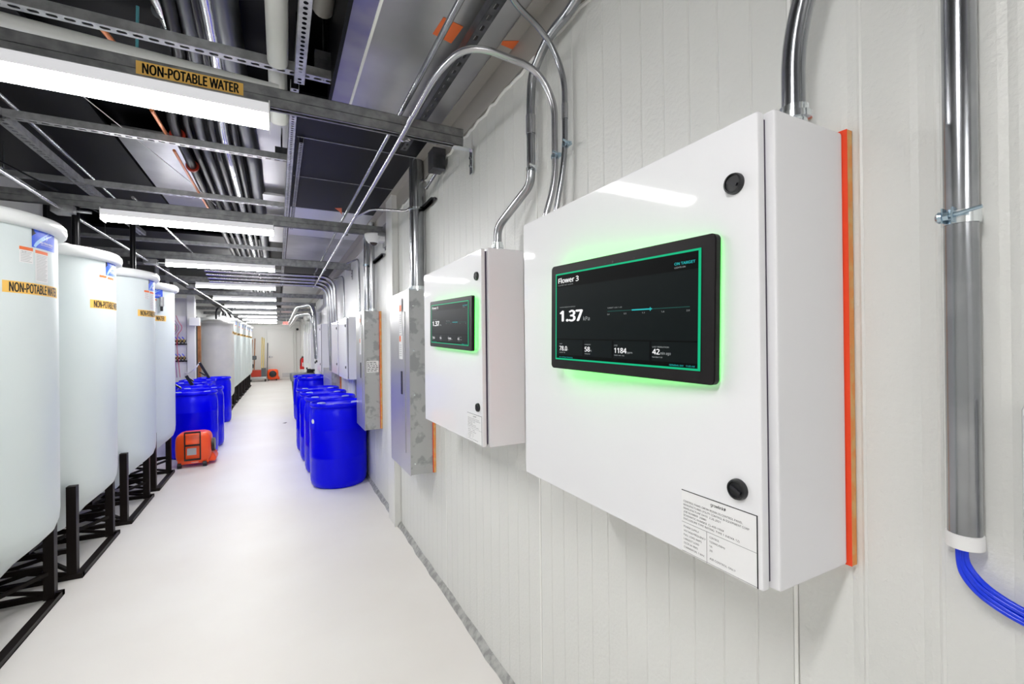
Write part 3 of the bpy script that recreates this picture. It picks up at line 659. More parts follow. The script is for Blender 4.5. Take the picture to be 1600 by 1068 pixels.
def trapeze(Y, z, x0, x1, label, m):
    t = thing('slotted_strut', label, 'strut', ((x0+x1)/2, Y, z), 'slotted struts above the beams')
    k = MB(); k.slotted((x0, Y-.021, z), (1, 0, 0), (0, 1, 0), x1-x0, .042, .051, .034, .0175)
    k.box(x0, x1, Y-.022, Y-.0205, z, z+.041).box(x0, x1, Y+.0205, Y+.022, z, z+.041)
    obj('channel', k, m, t, smooth=False)
    e = MB()
    for i in range(2 if x1 > .2 else 1): e.box(x1-.09, x1+.002, Y-.023, Y+.023, z+.042+i*.042, z+.083+i*.042)
    obj('end_block', e, M_galvd, t)
    for x in (x0+.25, x1-.05): obj('threaded_rod', MB().cyl((x, Y, z), (x, Y, ZC), .005, 8), M_zinc, t)
    return t
TR = [(2.30, 2.75), (3.43, 2.75), (4.59, 2.75), (6.75, 2.75), (8.7, 2.75), (10.8, 2.75), (13, 2.75), (15.2, 2.75)]
for k, (y, z) in enumerate(TR):
    trapeze(y, z, -2.0, .255 if k != 1 else .085, 'slotted galvanised strut above the beams, %s in the row' % ORD[k], M_galvl)
# long perforated strut running down the corridor
def long_strut(label, x, z, y0, y1, wd, m, g=None, sl=.014, sw=.014, pitch=.028):
    k = MB(); k.slotted((x-wd/2, y0, z), (0, 1, 0), (1, 0, 0), y1-y0, wd, pitch, sl, sw, 12)
    k.box(x-wd/2, x-wd/2+.0015, y0, y1, z, z+.04).box(x+wd/2-.0015, x+wd/2, y0, y1, z, z+.04)
    return tag(obj('perforated_strut', k, m, smooth=False), label, 'strut', g)
long_strut('perforated strut hanging lowest along the corridor, nearest piece', .098, 2.69, -.5, 2.27, .044, M_galvl, sl=.017, sw=.017)
long_strut('long perforated strut running down the corridor beyond the first slotted strut', .082, 2.695, 2.33, 9.5, .036, M_galvl, sl=.015, sw=.015)
long_strut('short perforated angle beside the long strut', .135, 2.70, 2.95, 5.2, .026, M_galv)
long_strut('perforated strut running along above the tank row', aZ(80, 251, 2.75).x, 2.75, 2.3, 6.4, .06, M_galvl, sl=.034, sw=.024, pitch=.05)
long_strut('dark slotted rail under the soffit above the nearest conduits', .68, 2.66, -.5, 2.7, .04, M_galvd, sl=.03, sw=.014, pitch=.06)

# overhead pipes
def pipe(label, pts, r, m, group=None, n=16, bands=0, bm=None):
    o = obj('pipe', MB().tube(pts, r, n), m, angle=60); tag(o, label, 'pipe', group)
    if bands:
        P0, P1 = Vector(pts[0]), Vector(pts[-1]); k = MB(); nb = bands
        for i in range(1, nb):
            p = P0.lerp(P1, i/nb); d = (P1-P0).normalized(); k.cyl(p-d*.002, p+d*.002, r*1.02, n)
        obj('wrap_seam', k, bm or M_grey, o)
    return o
zp = 2.93
g1 = 'pipes running down the corridor ceiling'
rows = [(320, 300, .030, M_rubber, 'black insulated pipe with red clamps'), (334, 300, .020, M_rubber, 'glossy black pipe right of the clamped pipe'),
        (347, 300, .030, M_spiral, 'dark silver pipe'), (360, 300, .020, M_rubber, 'slim black pipe left of the foil pipe'),
        (373, 300, .030, M_foil, 'bright foil wrapped pipe with cross seams'), (385, 300, .020, M_rubber, 'slim black pipe right of the foil pipe')]
for px, py, r, m, s_ in rows:
    p = aZ(px, py, zp); y0 = 3.3
    near = {320: (262, 0), 334: (283, 0), 347: (287, 0), 360: (303, 0), 373: (322, 0), 385: (343, 0)}[px]
    q = aZ(near[0], near[1], 2.95); q2 = aZ(near[0]+(px-near[0])*.42, near[1]+112, 2.95)
    pts = smoothpath([q+(q-q2)*1.5, q, q2, Vector((p.x, 3.4, zp)), Vector((p.x, 4.2, zp)), Vector((p.x, 14, zp))], 2)
    o = pipe(s_+' running along the ceiling', pts, r, m, g1)
    if px == 320:
        for y in (3.75, 4.35, 6.4):
            obj('red_clamp', MB().lathe([(r*1.02, -.012), (r*1.5, -.012), (r*1.5, .012), (r*1.02, .012)], (p.x, y, zp), 18, (0, 1, 0)), M_redc, o)
    if px == 373:
        k = MB()
        for i in range(30): y = 4.25+i*.12; k.cyl((p.x, y, zp), (p.x, y+.004, zp), r*1.03, 16)
        obj('wrap_seam', k, M_grey, o)
p = aZ(403, 300, 2.98)
o = pipe('large dark spiral duct pipe along the ceiling centre', [(p.x-.045, 1.0, 2.98), (p.x-.03, 3.2, 2.98), (p.x, 4.2, 2.98), (p.x, 15, 2.98)], .058, M_spiral, g1, 24)
k = MB()
for i in range(70): y = 1.6+i*.12; x = p.x-.04 if y < 3 else p.x; k.obox((x, y, 2.98), (1, .25, 0), (0, 1, 0), (0, 0, 1), .112, .003, .112)
pipe('bright foil pipe left of the spiral duct near the camera', [(-.52, 1.4, 3.02), (-.44, 2.6, 3.02), (-.41, 3.4, 3.02)], .036, M_foil, g1, 18, bands=14)
# white jacketed drop pipe in two pieces
def up_to_deck(a, b): return a + (a-b)*((ZC-a.z)/(a.z-b.z))
pj = obj('pipe', MB().tube([up_to_deck(aY(431, -40, 1.9), aY(434, 95, 2.235)), aY(434, 95, 2.235)], .042, 24), M_pvc); tag(pj, 'thick white jacketed pipe dropping between the beams', 'pipe')
obj('end_cap', MB().lathe([(.042, 0), (.040, .010), (.030, .018), (0, .022)], aY(434, 95, 2.235), 24, (aY(434, 95, 2.235)-aY(431, -40, 1.9))), M_pvc, pj)
pj = obj('pipe', MB().tube([up_to_deck(aY(433, 85, 2.42), aY(436, 188, 2.62)), aY(436, 188, 2.62)], .042, 24), M_pvc); tag(pj, 'lower white pipe end seen below the nearest beam', 'pipe')
obj('end_cap', MB().lathe([(.042, 0), (.040, .010), (.030, .018), (0, .022)], aY(436, 188, 2.62), 24, (aY(436, 188, 2.62)-aY(433, 85, 2.42))), M_pvc, pj)
pipe('white pipe crossing the corridor just above the nearest beam', [aY(-90, 6, 2.20), aY(-60, 14, 2.22), aY(435, 141, 2.35)], .024, M_pvc)
pipe('pale beige pipe behind the perforated strut', [(.195, .4, 3.02), (.195, 2.2, 3.02)], .045, M_flash)
# copper pipes, left of centre
c0 = aZ(168, 55, 2.84); c1 = aZ(192, 84, 2.84)
pipe('short orange copper pipe above the nearest beam', [c0-(c1-c0)*.5, c1], .011, M_cop)
c0 = aZ(237, 172, 2.80); c1 = aZ(264, 216, 2.80)
pipe('thin copper pipe hanging below the nearest light', [c0, c1], .010, M_cop)
c0 = aZ(272, 235, 2.79); c1 = aZ(328, 330, 2.79)
pipe('long thin copper pipe beyond the second slotted strut', [c0, c1, c1+(c1-c0)*.3], .009, M_cop)
c0 = aZ(215, 15, 2.97); c1 = aZ(215, 70, 2.80)
pipe('blue green painted rod hanging above the nearest beam', [aZ(215, 10, 2.98), aZ(214, 75, 2.80)], .006, mat('teal_paint', (.1, .35, .4), .4))
for k, (a, b, r) in enumerate((((0, 264), (103, 328), .012),)): pass
# left overhead conduit run with square junction boxes
L = [(-1.325, 1.2, 2.455), (-1.31, 4.12, 2.452), (-1.25, 6.2, 2.440), (-1.18, 8.3, 2.415), (-1.08, 14, 2.40)]
conduit('bright conduit run over the tank row with square boxes', L, .012, M_emtl, couplings=[((-1.312, 3.85, 2.452), (-1.311, 3.92, 2.452))])
for k, (x, y, z) in enumerate(((-1.30, 4.20, 2.452), (-1.24, 6.28, 2.44), (-1.16, 8.36, 2.415))):
    j = obj('junction_box', MB().box(x-.06, x+.06, y-.06, y+.06, z-.028, z+.026), M_galv, bevel=.003); tag(j, 'square steel junction box on the conduit over the tanks, %s of three' % ORD[k], 'junction box', 'boxes over the tanks')
    obj('stub', MB().cyl((x+.06, y, z), (x+.14, y, z), .010, 12), M_emtl, j); obj('screw', MB().cyl((x+.03, y-.03, z-.031), (x+.03, y-.03, z-.027), .005, 8), M_zinc, j)
pipe('glossy black pipe parallel to the strut over the tanks', [(aZ(118, 254, 2.85).x, 2.6, 2.85), (aZ(118, 254, 2.85).x, 6.0, 2.85)], .014, M_emt)
pipe('dark rod crossing over the tank row', [(-1.75, 3.4, 2.75), (-1.30, 5.0, 2.62)], .006, M_rubber)
pipe('thin cable strung under the ceiling', [(-1.0, 2.9, 2.86), (-.62, 4.6, 2.86), (-.52, 5.2, 2.86)], .0025, M_wprint)
conduit('bright conduit along the ceiling left of centre', [(-.92, 4.15, 2.578), (-.86, 6.35, 2.578)], .010, M_emtl)
# ceiling louvre strips and joint boxes seen beyond the beams
for k, (y, y2) in enumerate(((4.9, 5.3), (5.7, 6.1))):
    b = obj('ceiling_plate', MB().box(-.16, .08, y, y2, 2.94, 2.96), M_sheetb); tag(b, 'bright metal plate in the ceiling, %s of two' % ('nearer', 'farther')[k], 'plate', 'bright ceiling plates')
# orange stickers on sheets
def sticker(label, mb): return tag(obj('sticker', mb, M_orst, smooth=False), label, 'sticker', 'orange stickers on the sheet metal')
def quad(px, Z):
    P = [aZ(x, y, Z) for x, y in px]; return MB().add(P+[p+Vector((0, 0, .001)) for p in P], [(0, 1, 2, 3), (7, 6, 5, 4), (0, 4, 5, 1), (1, 5, 6, 2), (2, 6, 7, 3), (3, 7, 4, 0)])
sticker('large orange sticker on the soffit behind the long conduit', quad([(693, 27), (724, 42), (705, 68), (676, 53)], ZS-.002))
sticker('orange sticker on the soffit by the conduit elbows', quad([(785, 64), (825, 64), (812, 82), (783, 70)], ZS-.008))
sticker('small torn orange sticker on the dark soffit', quad([(523, 325), (534, 325), (534, 335), (530, 330)], ZS-.002))
sticker('orange sticker on the dark wall sheet over the tanks', MB().box(XL+.03, XL+.032, 4.62, 4.86, 2.72, 2.90))

# ------------------------------------------------------------------ water tanks
def tank(label, c, R=.43, top=2.185, bot=.50, th0=-38.7, m=M_tank, logo=True, nonpot=True, group=None, rim=True):
    x, y = c; t = thing('water_tank', label, 'tank', (x, y, bot-.1), group)
    pr = [(0, .226), (.15, .226), (R*.60, bot-.14), (R*.85, bot-.045), (R*.95, bot+.0), (R*.988, bot+.05), (R, bot+.11), (R, top-.07)]
    if rim: pr += [(R, top-.06), (R, top-.02), (0, top-.02)]
    else: pr += [(R, top-.14), (R*.98, top-.08), (R*.90, top-.04), (R*.6, top), (.15, top+.01), (0, top+.01)]
    obj('vessel', MB().lathe(pr, (x, y, 0), 72), m, t, angle=50)
    if rim:
        q = R+.040
        obj('rim', MB().lathe([(R-.01, top-.078), (q-.018, top-.076), (q-.005, top-.066), (q, top-.045), (q-.003, top-.022), (q-.016, top-.006), (q-.05, top), (0, top+.004)], (x, y, 0), 72), M_tankr, t, angle=50)
        k = MB(); k.lathe([(.2, 0), (.2, .05), (.17, .06), (0, .06)], (x, y, top), 32)
        obj('lid', k, M_tankr, t)
    cf = lambda k: (lambda u, v: Vector((x+(R+k)*math.cos(math.radians(th0)+u/R), y+(R+k)*math.sin(math.radians(th0)+u/R), v)))
    def patch(name, u0, u1, v0, v1, mt, k=.0008, par=None): return obj(name, rect(MB(), cf(k), u0, u1, v0, v1, 10), mt, par or t, smooth=False)
    if nonpot:
        lz = 1.772
        a = patch('tape_label', 0, .35, lz, lz+.058, M_yel); lab(a, 'yellow tape label reading NON-POTABLE WATER')
        obj('label_print', text(MB(), 'NON-POTABLE WATER', cf(.0014), .026, lz+.007, .044, .30, .04), M_ink, a, smooth=False)
    if logo:
        o_ = .0 + (17.5/180*PI)*R
        a = patch('logo_label', o_, o_+.175, 2.015, 2.125-.012, M_lblue); lab(a, 'blue square maker label with white swoosh')
        f = cf(.0012); k = MB()
        for i in range(12):      # pale swoosh
            a0 = i/12; a1 = (i+1)/12
            g = lambda s_: (o_+.010+.10*s_**1.6, 2.02+.085*s_)
            u0, v0 = g(a0); u1, v1 = g(a1); w0 = .012+.030*a0; w1 = .012+.030*a1
            k.add([f(u0, v0), f(u0+w0, v0-.004), f(u1+w1, v1-.004), f(u1, v1)], [(0, 1, 2, 3)])
        obj('swoosh_print', k, M_lbl2, a, smooth=False)
        k = MB(); k.add([f(o_, 2.07), f(o_+.012, 2.08), f(o_+.055, 2.112), f(o_, 2.112)], [(0, 1, 2, 3)]); obj('corner_print', k, M_ink, a, smooth=False)
        f = cf(.0018); k = MB(); text(k, 'Ace Roto-Mold', f, o_+.045, 2.043, .011, .105, .02); rect(k, f, o_+.05, o_+.145, 2.036, 2.0375, 6)
        for i in range(8):
            a0 = -1.2+2.0*i/8; a1 = -1.2+2.0*(i+1)/8
            k.add([f(o_+.085+.014*math.cos(a0), 2.078+.014*math.sin(a0)), f(o_+.085+.017*math.cos(a0), 2.078+.015*math.sin(a0)), f(o_+.085+.017*math.cos(a1), 2.078+.015*math.sin(a1)), f(o_+.085+.014*math.cos(a1), 2.078+.014*math.sin(a1))], [(0, 1, 2, 3)])
        obj('logo_print', k, M_wprint, a, smooth=False)
        for (u0, u1, v1, h) in ((.070, .137, 2.008, .080), (.150, .235, 2.004, .165)):
            a = patch('caution_label', u0, u1, v1-h, v1, M_paper); lab(a, 'white caution label with orange header')
            obj('header_print', rect(MB(), cf(.0013), u0, u1, v1-.016, v1, 6), M_orst, a, smooth=False)
            k = MB(); f = cf(.0013)
            for i in range(int((h-.022)/.008)): rect(k, f, u0+.006, u1-.006-.006*(i % 3), v1-.026-i*.008, v1-.0235-i*.008, 4)
            if h < .1: text(k, '1.7', f, u0+.012, v1-.032, .011, None, .01)
            obj('label_print', k, M_gprint, a, smooth=False)
    return t
def stand(label, xr, y0, y1, group=None, h=.60):
    """xr: corridor side of the stand; square frame of black angle steel"""
    x0, x1 = xr-.80, xr; t = thing('tank_stand', label, 'stand', ((x0+x1)/2, (y0+y1)/2, 0), group)
    s_ = .035
    for (x, y) in ((x1, y0), (x1, y1), (x0, y0), (x0, y1)):
        sx = -1 if x == x1 else 1; sy = 1 if y == y0 else -1
        px = x+sx*.03
        obj('leg', MB().box(px, px+sx*.05, y, y+sy*.05, 0, h), M_steelb, t, bevel=.002)
        obj('corner_plate', MB().prism([(0, 0), (.09, 0), (0, .09)], (x, y, 0), (sx, 0, 0), (0, sy, 0), (0, 0, 1), .008), M_steelb, t)
    fl = MB()
    for x, q in ((x0+.03, 1), (x1-.03, -1)): fl.box(x-.030, x+.030, y0, y1, 0, .008); fl.box(x-q*.030, x-q*.024, y0, y1, 0, .03)
    for y in (y0+.015, y1-.015): fl.box(x0, x1, y-.018, y+.018, 0, .030)
    obj('floor_rail', fl, M_steelb, t)
    for y in (y0+.02, y1-.02): obj('cross_rail', MB().box(x0+.05, x1-.05, y-.012, y+.012, .17, .20), M_steelb, t)
    k = MB()
    k.bar((x0+.05, y0+.03, .03), (x1-.05, y1-.03, .16), .02, .02); k.bar((x0+.05, y1-.03, .16), (x1-.05, y0+.03, .03), .02, .02)
    for y in (y0+.02, y1-.02): k.bar((x0+.06, y, .19), (x1-.06, y, .03), .012, .022); k.bar((x0+.06, y, .03), (x1-.06, y, .19), .012, .022)
    obj('brace', k, M_steelb, t)
    # cradle that carries the tank bottom
    k = MB(); cx, cy = (x0+x1)/2, (y0+y1)/2
    for q in (-.12, .12): obj('cradle_bar', MB().box(cx+q-.02, cx+q+.02, y0+.02, y1-.02, .20, .225), M_steelb, t)
    return t
G1, G2 = 'white water tanks in the near row', 'black steel stands under the near tanks'
TK = [(-1.509, 3.32, -1.167, 3.709), (-1.500, 4.31, -1.142, 4.697), (-1.455, 5.29, -1.112, 5.68), (-1.465, 6.27, -1.106, 6.658)]
for k, (x, y, xr, yf) in enumerate(TK):
    tank(('big white water tank at the left edge, nearest the camera', 'white water tank, second in the near row', 'white water tank, third in the near row', 'white water tank with small device, last of the near row')[k],
         (x, y), th0=(-38.7, -33, -33, -72)[k], group=G1)
    stand('black steel stand under the %s near white tank' % ('nearest', 'second', 'third', 'fourth')[k], xr, yf-.785, yf, G2)
stand('black steel stand just left of the nearest tank stand', -1.19, 1.94, 2.72, G2)
tank('white water tank beside the camera, just out of view', (-1.53, 2.33), group=G1)
# small float device on the fourth tank
fd = thing('level_sensor', 'small grey sensor with black tip on the fourth tank', 'sensor', (-1.03, 6.06, 1.86), None)
obj('body', MB().cyl((-1.10, 6.02, 2.03), (-1.10, 6.02, 1.93), .022), M_pdoor, fd); obj('tip', MB().cyl((-1.10, 6.02, 1.93), (-1.10, 6.02, 1.88), .012), M_black, fd)
for k, (x, y, z) in enumerate(((-1.25, 4.215, 2.484), (-1.19, 5.35, 2.75))):
    pipe('black drop pipe entering the top of the %s near tank' % ('second', 'third')[k], [(x, y, 2.18), (x, y, z)], .022, M_rubber)
# far row
G3 = 'white water tanks in the far row'
ft = tank('white water tank, nearest of the far row, seen broadside with hoses on top', (-1.24, 12.2), R=.345, th0=-20, m=M_tanko, logo=False, group=G3, top=2.08, bot=.40, rim=False)
f2 = tank('white water tank, second of the far row', (-1.34, 13.19), th0=-30, group=G3)
stand('black steel stand under the nearest far tank', -.96, 11.75, 12.6, 'black steel stands under the far tanks')
s2 = stand('black steel stand under the second far tank', -.965, 12.8, 13.58, 'black steel stands under the far tanks')
for i in range(2, 8):
    dy = .99*(i-1)
    dup(f2, f2.location+Vector((.012*(i-1), dy, 0)), 'white water tank, %s of the far row' % ORD[i])
    dup(s2, s2.location+Vector((.012*(i-1), dy, 0)), 'black steel stand under the %s far tank' % ORD[i])
for i in range(7):
    y = 12.0+i*.95; x = -1.12
    o = obj('hose', MB().tube(smoothpath([(x-.1, y, 2.10 if i == 0 else 2.2), (x-.1, y, 2.30), (x-.04, y+.1, 2.38), (x+.02, y+.2, 2.28), (x+.02, y+.2, 2.19)]), .02, 10), M_wprint if i % 2 else M_black)
    tag(o, 'looped hose over the far tank tops, %s in the row' % ORD[i], 'hose', 'hoses over the far tanks')

# ------------------------------------------------------------------ blue drums
def drum(label, x, y, group):
    t = thing('plastic_drum', label, 'drum', (x, y, 0), group); R = .29; H = .885
    pr = [(0, .012), (R*.80, .0), (R*.90, .004), (R*.965, .03), (R*.99, .07), (R, .13), (R, .30), (R*1.004, .305), (R*1.004, .325), (R, .33), (R, .60), (R*1.004, .605), (R*1.004, .625), (R, .63), (R*.995, .74), (R*.965, .80), (R*.925, .826), (R*.93, .838), (R*.985, .846), (R*1.0, .858), (R*.995, .872), (R*.965, H), (R*.93, H), (R*.915, .862), (0, .856)]
    obj('barrel', MB().lathe(pr, (x, y, 0), 56), M_blue, t, angle=50)
    for dx, dy in ((-.17, .02), (.17, -.02)):
        obj('bung_cap', MB().lathe([(.042, 0), (.042, .016), (.034, .020), (0, .018)], (x+dx, y+dy, .856), 20), M_bcap, t)
    return t
GR, GL = 'blue plastic drums along the right wall', 'blue plastic drums along the left side'
d0 = drum('blue plastic drum at the right wall, nearest the camera', .583, 5.27, GR)
for x, y, s_ in ((.562, 5.90, 'second in the row of four at the right wall'), (.535, 6.52, 'third in the row of four at the right wall'), (.512, 7.14, 'last in the row of four at the right wall'),
                 (.60, 9.5, 'nearer of the pair beside the grey bin'), (.56, 10.12, 'farther of the pair beside the grey bin')):
    r = dup(d0, (x, y, 0), 'blue plastic drum, '+s_)
    if '9.5' == str(y):
        p = obj('pink_cap', MB().lathe([(.045, 0), (.045, .022), (0, .024)], (x-.06, y-.12, .857), 20), M_pink, r); lab(p, 'bright pink cap')
st = obj('drum_label', MB().lathe([(.024, 0), (.020, .004), (.012, .002), (0, .002)], (.583-.29*math.cos(.42), 5.27-.29*math.sin(.42), .70), 20, (-math.cos(.42), -math.sin(.42), 0)), M_paper, d0); lab(st, 'small round pale sticker')
for x, y, s_ in ((-1.045, 7.55, 'front one behind the orange blower'), (-1.03, 8.17, 'second behind the orange blower'), (-1.29, 8.80, 'third from the front in the left cluster'), (-1.30, 9.42, 'fourth from the front in the left cluster'),
                 (-1.31, 10.04, 'fifth from the front in the left cluster'), (-1.125, 10.62, 'last one in the left cluster, nearest the far tanks')):
    dup(d0, (x, y, 0), 'blue plastic drum on the left, '+s_, GL)
# remove the sticker copies from the other drums
for o in list(COL.objects):
    if o.name.startswith('drum_label.'): bpy.data.objects.remove(o)
# pumps and hoses on the left drums
for k, (x, y, dx) in enumerate(((-1.33, 7.55, .06), (-1.25, 9.0, -.08), (-1.18, 10.5, -.16))):
    o = obj('drum_pump', MB().bar((x, y, .86), (x+dx, y, 1.18 if k == 2 else 1.02), .045, .045).bar((x+dx, y, 1.0), (x+dx+.10, y-.03, .93), .02, .02), M_black)
    tag(o, 'black pump stem standing in the %s left drum' % ('front', 'fourth', 'last')[k], 'pump')
o = obj('hose', MB().tube(smoothpath([(-1.335, 10.5, 1.19), (-1.42, 10.45, 1.05), (-1.55, 10.6, .97), (-1.62, 10.86, .98)]), .012, 8), M_wprint); tag(o, 'thin white hose from the last left drum to the wall', 'hose')

# ------------------------------------------------------------------ left wall gear between the tank rows
struct('wall_partition', MB().box(XL, -1.46, 10.90, 11.02, 0, 2.45), M_wall2)
b = obj('valve_board', MB().box(XL+.02, -1.60, 10.87, 10.899, .45, 2.1), M_white); tag(b, 'white board on the left partition carrying the valve manifolds', 'board')
struct('trim_20', MB().box(-1.585, -1.462, 10.84, 10.90, 0, 2.5), M_wall2)
c = obj('timber_post', MB().box(-1.488, -1.415, 11.24, 11.32, 0, 2.0), M_wood); tag(c, 'brown timber post beside the nearest far tank', 'post')
c = obj('pipe_riser', MB().cyl((-1.50, 11.12, 0), (-1.50, 11.12, 2.1), .05), M_black); tag(c, 'black riser pipe between white column and timber', 'pipe')
c = obj('control_box', MB().box(-1.53, -1.36, 10.68, 10.839, 1.90, 2.06), M_white, bevel=.01); tag(c, 'small white control box high on the white column', 'box')
for k, z in enumerate((1.60, 1.27)):
    t = thing('valve_manifold', '%s valve manifold with blue levers on the white board' % ('upper', 'lower')[k], 'manifold', (-1.75, 10.8, z), 'valve manifolds')
    obj('pipe', MB().cyl((-1.95, 10.80, z), (-1.60, 10.80, z), .018).cyl((-1.95, 10.80, z-.06), (-1.58, 10.80, z-.06), .016).box(-1.90, -1.87, 10.80, 10.87, z-.07, z), M_black, t)
    for i in range(6):
        x = -1.90+i*.055
        v = obj('valve', MB().cyl((x, 10.80, z-.03), (x, 10.80, z+.04), .016, 12).cyl((x, 10.80, z), (x, 10.72, z-.01), .012, 10), M_brass, t)
        obj('lever', MB().bar((x, 10.78, z+.04), (x-.03, 10.76, z+.085), .016, .010), M_cable, v)
        obj('coupling', MB().cyl((x+.01, 10.74, z-.07), (x+.01, 10.74, z-.02), .013, 10), M_black, t)
for k, (m_, dx) in enumerate(((M_redw, 0), (M_purw, .05), (M_redw, .10), (M_black, .02))):
    o = obj('wire', MB().tube(smoothpath([(-1.86+dx, 10.86, 2.1), (-1.80+dx, 10.70, 1.98), (-1.72+dx, 10.68, 1.85), (-1.84+dx, 10.70, 1.70), (-1.80+dx, 10.68, 1.2), (-1.78+dx, 10.70, .9)]), .005, 6), m_)
    tag(o, '%s wire hanging in front of the valve board' % ('dark red', 'purple', 'second dark red', 'black')[k], 'wire')
# ceiling clutter over the far left
for k, y in enumerate((10.2, 11.0)):
    conduit('grey pipe dropping to the left wall, %s of two' % ('nearer', 'farther')[k], [(XL+.25, y-.9, 2.2), (XL+.25, y-.9, 2.9)], .04, M_galvl)

# ------------------------------------------------------------------ orange air mover
def blower(label, c, yaw=0, s=1.0, front=True):
    x, y = c; t = thing('air_mover', label, 'blower', (x, y, 0)); 
    n = 24; poly = []
    for i in range(n):                 # rounded housing outline seen from the front (u across, v up)
        a = 2*PI*i/n; ca, sa = math.cos(a), math.sin(a)
        p = lambda q: math.copysign(abs(q)**.45, q)
        poly.append((p(ca)*.20*s, (.255+p(sa)*.205)*s))
    o = Vector((x, y-.16*s, 0))
    h = MB(); rings = [(0.86, 0), (.96, .02), (1, .06), (1, .24), (.94, .30), (.8, .33)]
    vs = []; fs = []
    for q, d in rings: vs += [o+Vector((u*q, d*s, (.255*s)+(v-.255*s)*q)) for u, v in poly]
    m = len(poly)
    for i in range(len(rings)-1): fs += [(i*m+j, i*m+(j+1) % m, (i+1)*m+(j+1) % m, (i+1)*m+j) for j in range(m)]
    fs += [tuple(reversed(range(m))), tuple((len(rings)-1)*m+j for j in range(m))]
    h.add(vs, fs); h.box(x-.17*s, x+.17*s, y-.14*s, y+.14*s, .05*s, .16*s)
    obj('housing', h, M_orange, t, angle=50)
    obj('outlet', MB().prism([(0, .04), (.11, .04), (.12, .08), (.10, .14), (.05, .19), (0, .2)], (x+.13*s, y-.05*s, 0), (s, 0, 0), (0, 0, s), (0, 1, 0), .26*s), M_orange, t, bevel=.008)
    if front:
        k = MB(); yy = y-.175*s
        for dx in (-.085, .085): k.bar((x+dx*s, yy, .10*s), (x+dx*s, yy, .475*s), .022*s, .012)
        for z in (.11, .30, .468): k.bar((x-.09*s, yy, z*s), (x+.09*s, yy, z*s), .012, .022*s)
        obj('handle_frame', k, M_black, t)
        a = obj('spec_label', MB().box(x-.062*s, x+.04*s, y-.166*s, y-.160*s, .17*s, .26*s), M_gprint, t); lab(a, 'grey specification label')
        obj('front_sticker', MB().box(x-.02*s, x+.06*s, y-.152*s, y-.143*s, .065*s, .085*s), M_paper, t)
        obj('intake_grille', MB().cyl((x+.19*s, y, .26*s), (x+.235*s, y, .26*s), .09*s, 24), M_black, t)
    else:
        obj('intake_grille', MB().lathe([(.13*s, 0), (.13*s, .02), (.11*s, .03), (0, .02)], (x, y-.16*s, .27*s), 28, (0, -1, 0)), M_black, t)
    for dx in (-.15, .13):
        obj('wheel', MB().cyl((x+dx*s-.02, y-.135*s, .035*s), (x+dx*s+.02, y-.135*s, .035*s), .035*s, 18), M_black, t)
        obj('rear_foot', MB().box(x+dx*s-.02, x+dx*s+.02, y+.08*s, y+.12*s, 0, .06*s), M_black, t)
    return t
blower('orange portable air mover in front of the left blue drums', (-.945, 6.93), s=.93)
blower('small looking orange air mover on the floor by the end door', (-.20, 21.9), s=1.05, front=False)

# ------------------------------------------------------------------ far end: cart, brooms, bin, extinguisher, exit sign
t = thing('janitor_cart', 'grey janitor cart with brooms at the end wall', 'cart', (-.72, 21.6, 0))
obj('platform', MB().box(-1.05, -.42, 21.35, 21.9, .10, .20), M_pdoor, t, bevel=.02)
obj('bucket', MB().box(-.98, -.60, 21.4, 21.8, .20, .48), M_redc, t, bevel=.02); obj('frame', MB().box(-.62, -.45, 21.4, 21.8, .20, .55), M_grey, t)
for x in (-1.0, -.48):
    for y in (21.42, 21.84): obj('wheel', MB().cyl((x-.02, y, .05), (x+.02, y, .05), .05, 14), M_black, t)
for k, (x, m_, h, s_) in enumerate(((-1.0, M_wood, 1.75, 'brown handled broom'), (-.90, M_wood, 1.8, 'second brown handled broom'), (-.63, M_yellow, 1.85, 'yellow handled mop'), (-.56, M_yellow, 1.8, 'yellow handled broom'), (-.42, M_grey, 1.6, 'grey pole'))):
    o = obj('broom', MB().cyl((x, 21.82, .205), (x+.03, 22.32, h), .018, 10), m_); tag(o, s_+' leaning above the janitor cart', 'broom', 'tools leaning at the end wall')
    if k in (0, 1): obj('dust_pan', MB().box(x-.10, x+.10, 21.86, 21.94, .55+.35*k, .72+.35*k), M_grey, o, bevel=.03)
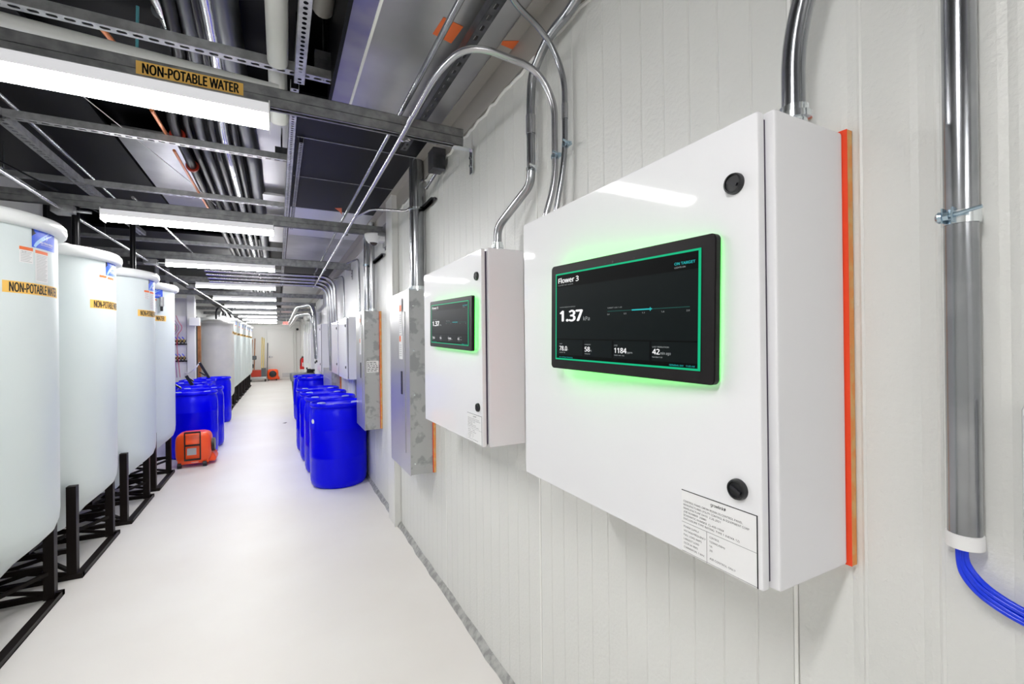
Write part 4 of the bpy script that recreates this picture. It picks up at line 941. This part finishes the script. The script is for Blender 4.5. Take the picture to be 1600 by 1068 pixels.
t = thing('waste_bin', 'grey waste bin with bag liner beyond the right blue drums', 'bin', (.56, 12.6, 0))
obj('tub', MB().lathe([(0, 0), (.22, 0), (.27, .70), (.29, .72), (.29, .78), (.27, .78), (.25, .72), (0, .70)], (.56, 12.6, 0), 32), M_grey, t)
obj('bag_liner', MB().lathe([(.285, .60), (.30, .66), (.305, .80), (.26, .80)], (.56, 12.6, 0), 24), M_lgrey, t)
obj('pan', MB().add([(.54, 12.35, .80), (.80, 12.4, .80), (.78, 12.4, .90), (.66, 12.3, .82)], [(0, 1, 2, 3)]).box(.64, .79, 12.4, 12.43, .80, .90), M_black, t)
t = thing('fire_extinguisher', 'red fire extinguisher on the right wall near the end door', 'fire extinguisher', (.78, 18.2, .60))
obj('cylinder', MB().lathe([(0, 0), (.07, 0), (.075, .02), (.075, .34), (.05, .40), (.025, .42), (0, .42)], (.78, 18.2, .62), 24), M_red, t)
obj('valve_head', MB().box(.77, .83, 18.17, 18.23, 1.03, 1.08).bar((.80, 18.15, 1.09), (.80, 18.30, 1.10), .02, .015), M_black, t); obj('hose', MB().tube([(.76, 18.15, 1.03), (.72, 18.12, .95), (.72, 18.12, .75)], .012, 8), M_black, t)
obj('label', MB().box(.78, .82, 18.12, 18.127, .72, .86), M_paper, t)
es = obj('exit_sign', MB().box(.17, .45, 20.0, 20.06, 2.30, 2.44).box(.30, .32, 20.02, 20.04, 2.44, ZS), M_whitem); tag(es, 'small lit red exit sign hanging near the end wall', 'exit sign')
obj('sign_text', text(MB(), 'EXIT', lambda u, v: Vector((.20+u, 19.996, 2.325+v)), 0, 0, .09, .22, .02), M_exit, es, smooth=False)
c = obj('wall_camera', MB().cyl((.78, 22.2, 2.2), (.78, 22.3, 2.2), .05), M_black); tag(c, 'small black camera at the top right of the end wall', 'camera')
c = obj('leaf_scrap', MB().add([aZ(441, 661, .004), aZ(446, 659.5, .004), aZ(449, 659, .010), aZ(446, 661, .004)], [(0, 1, 2, 3)]), M_ink); tag(c, 'tiny dark scrap lying in the middle of the white floor', 'scrap')
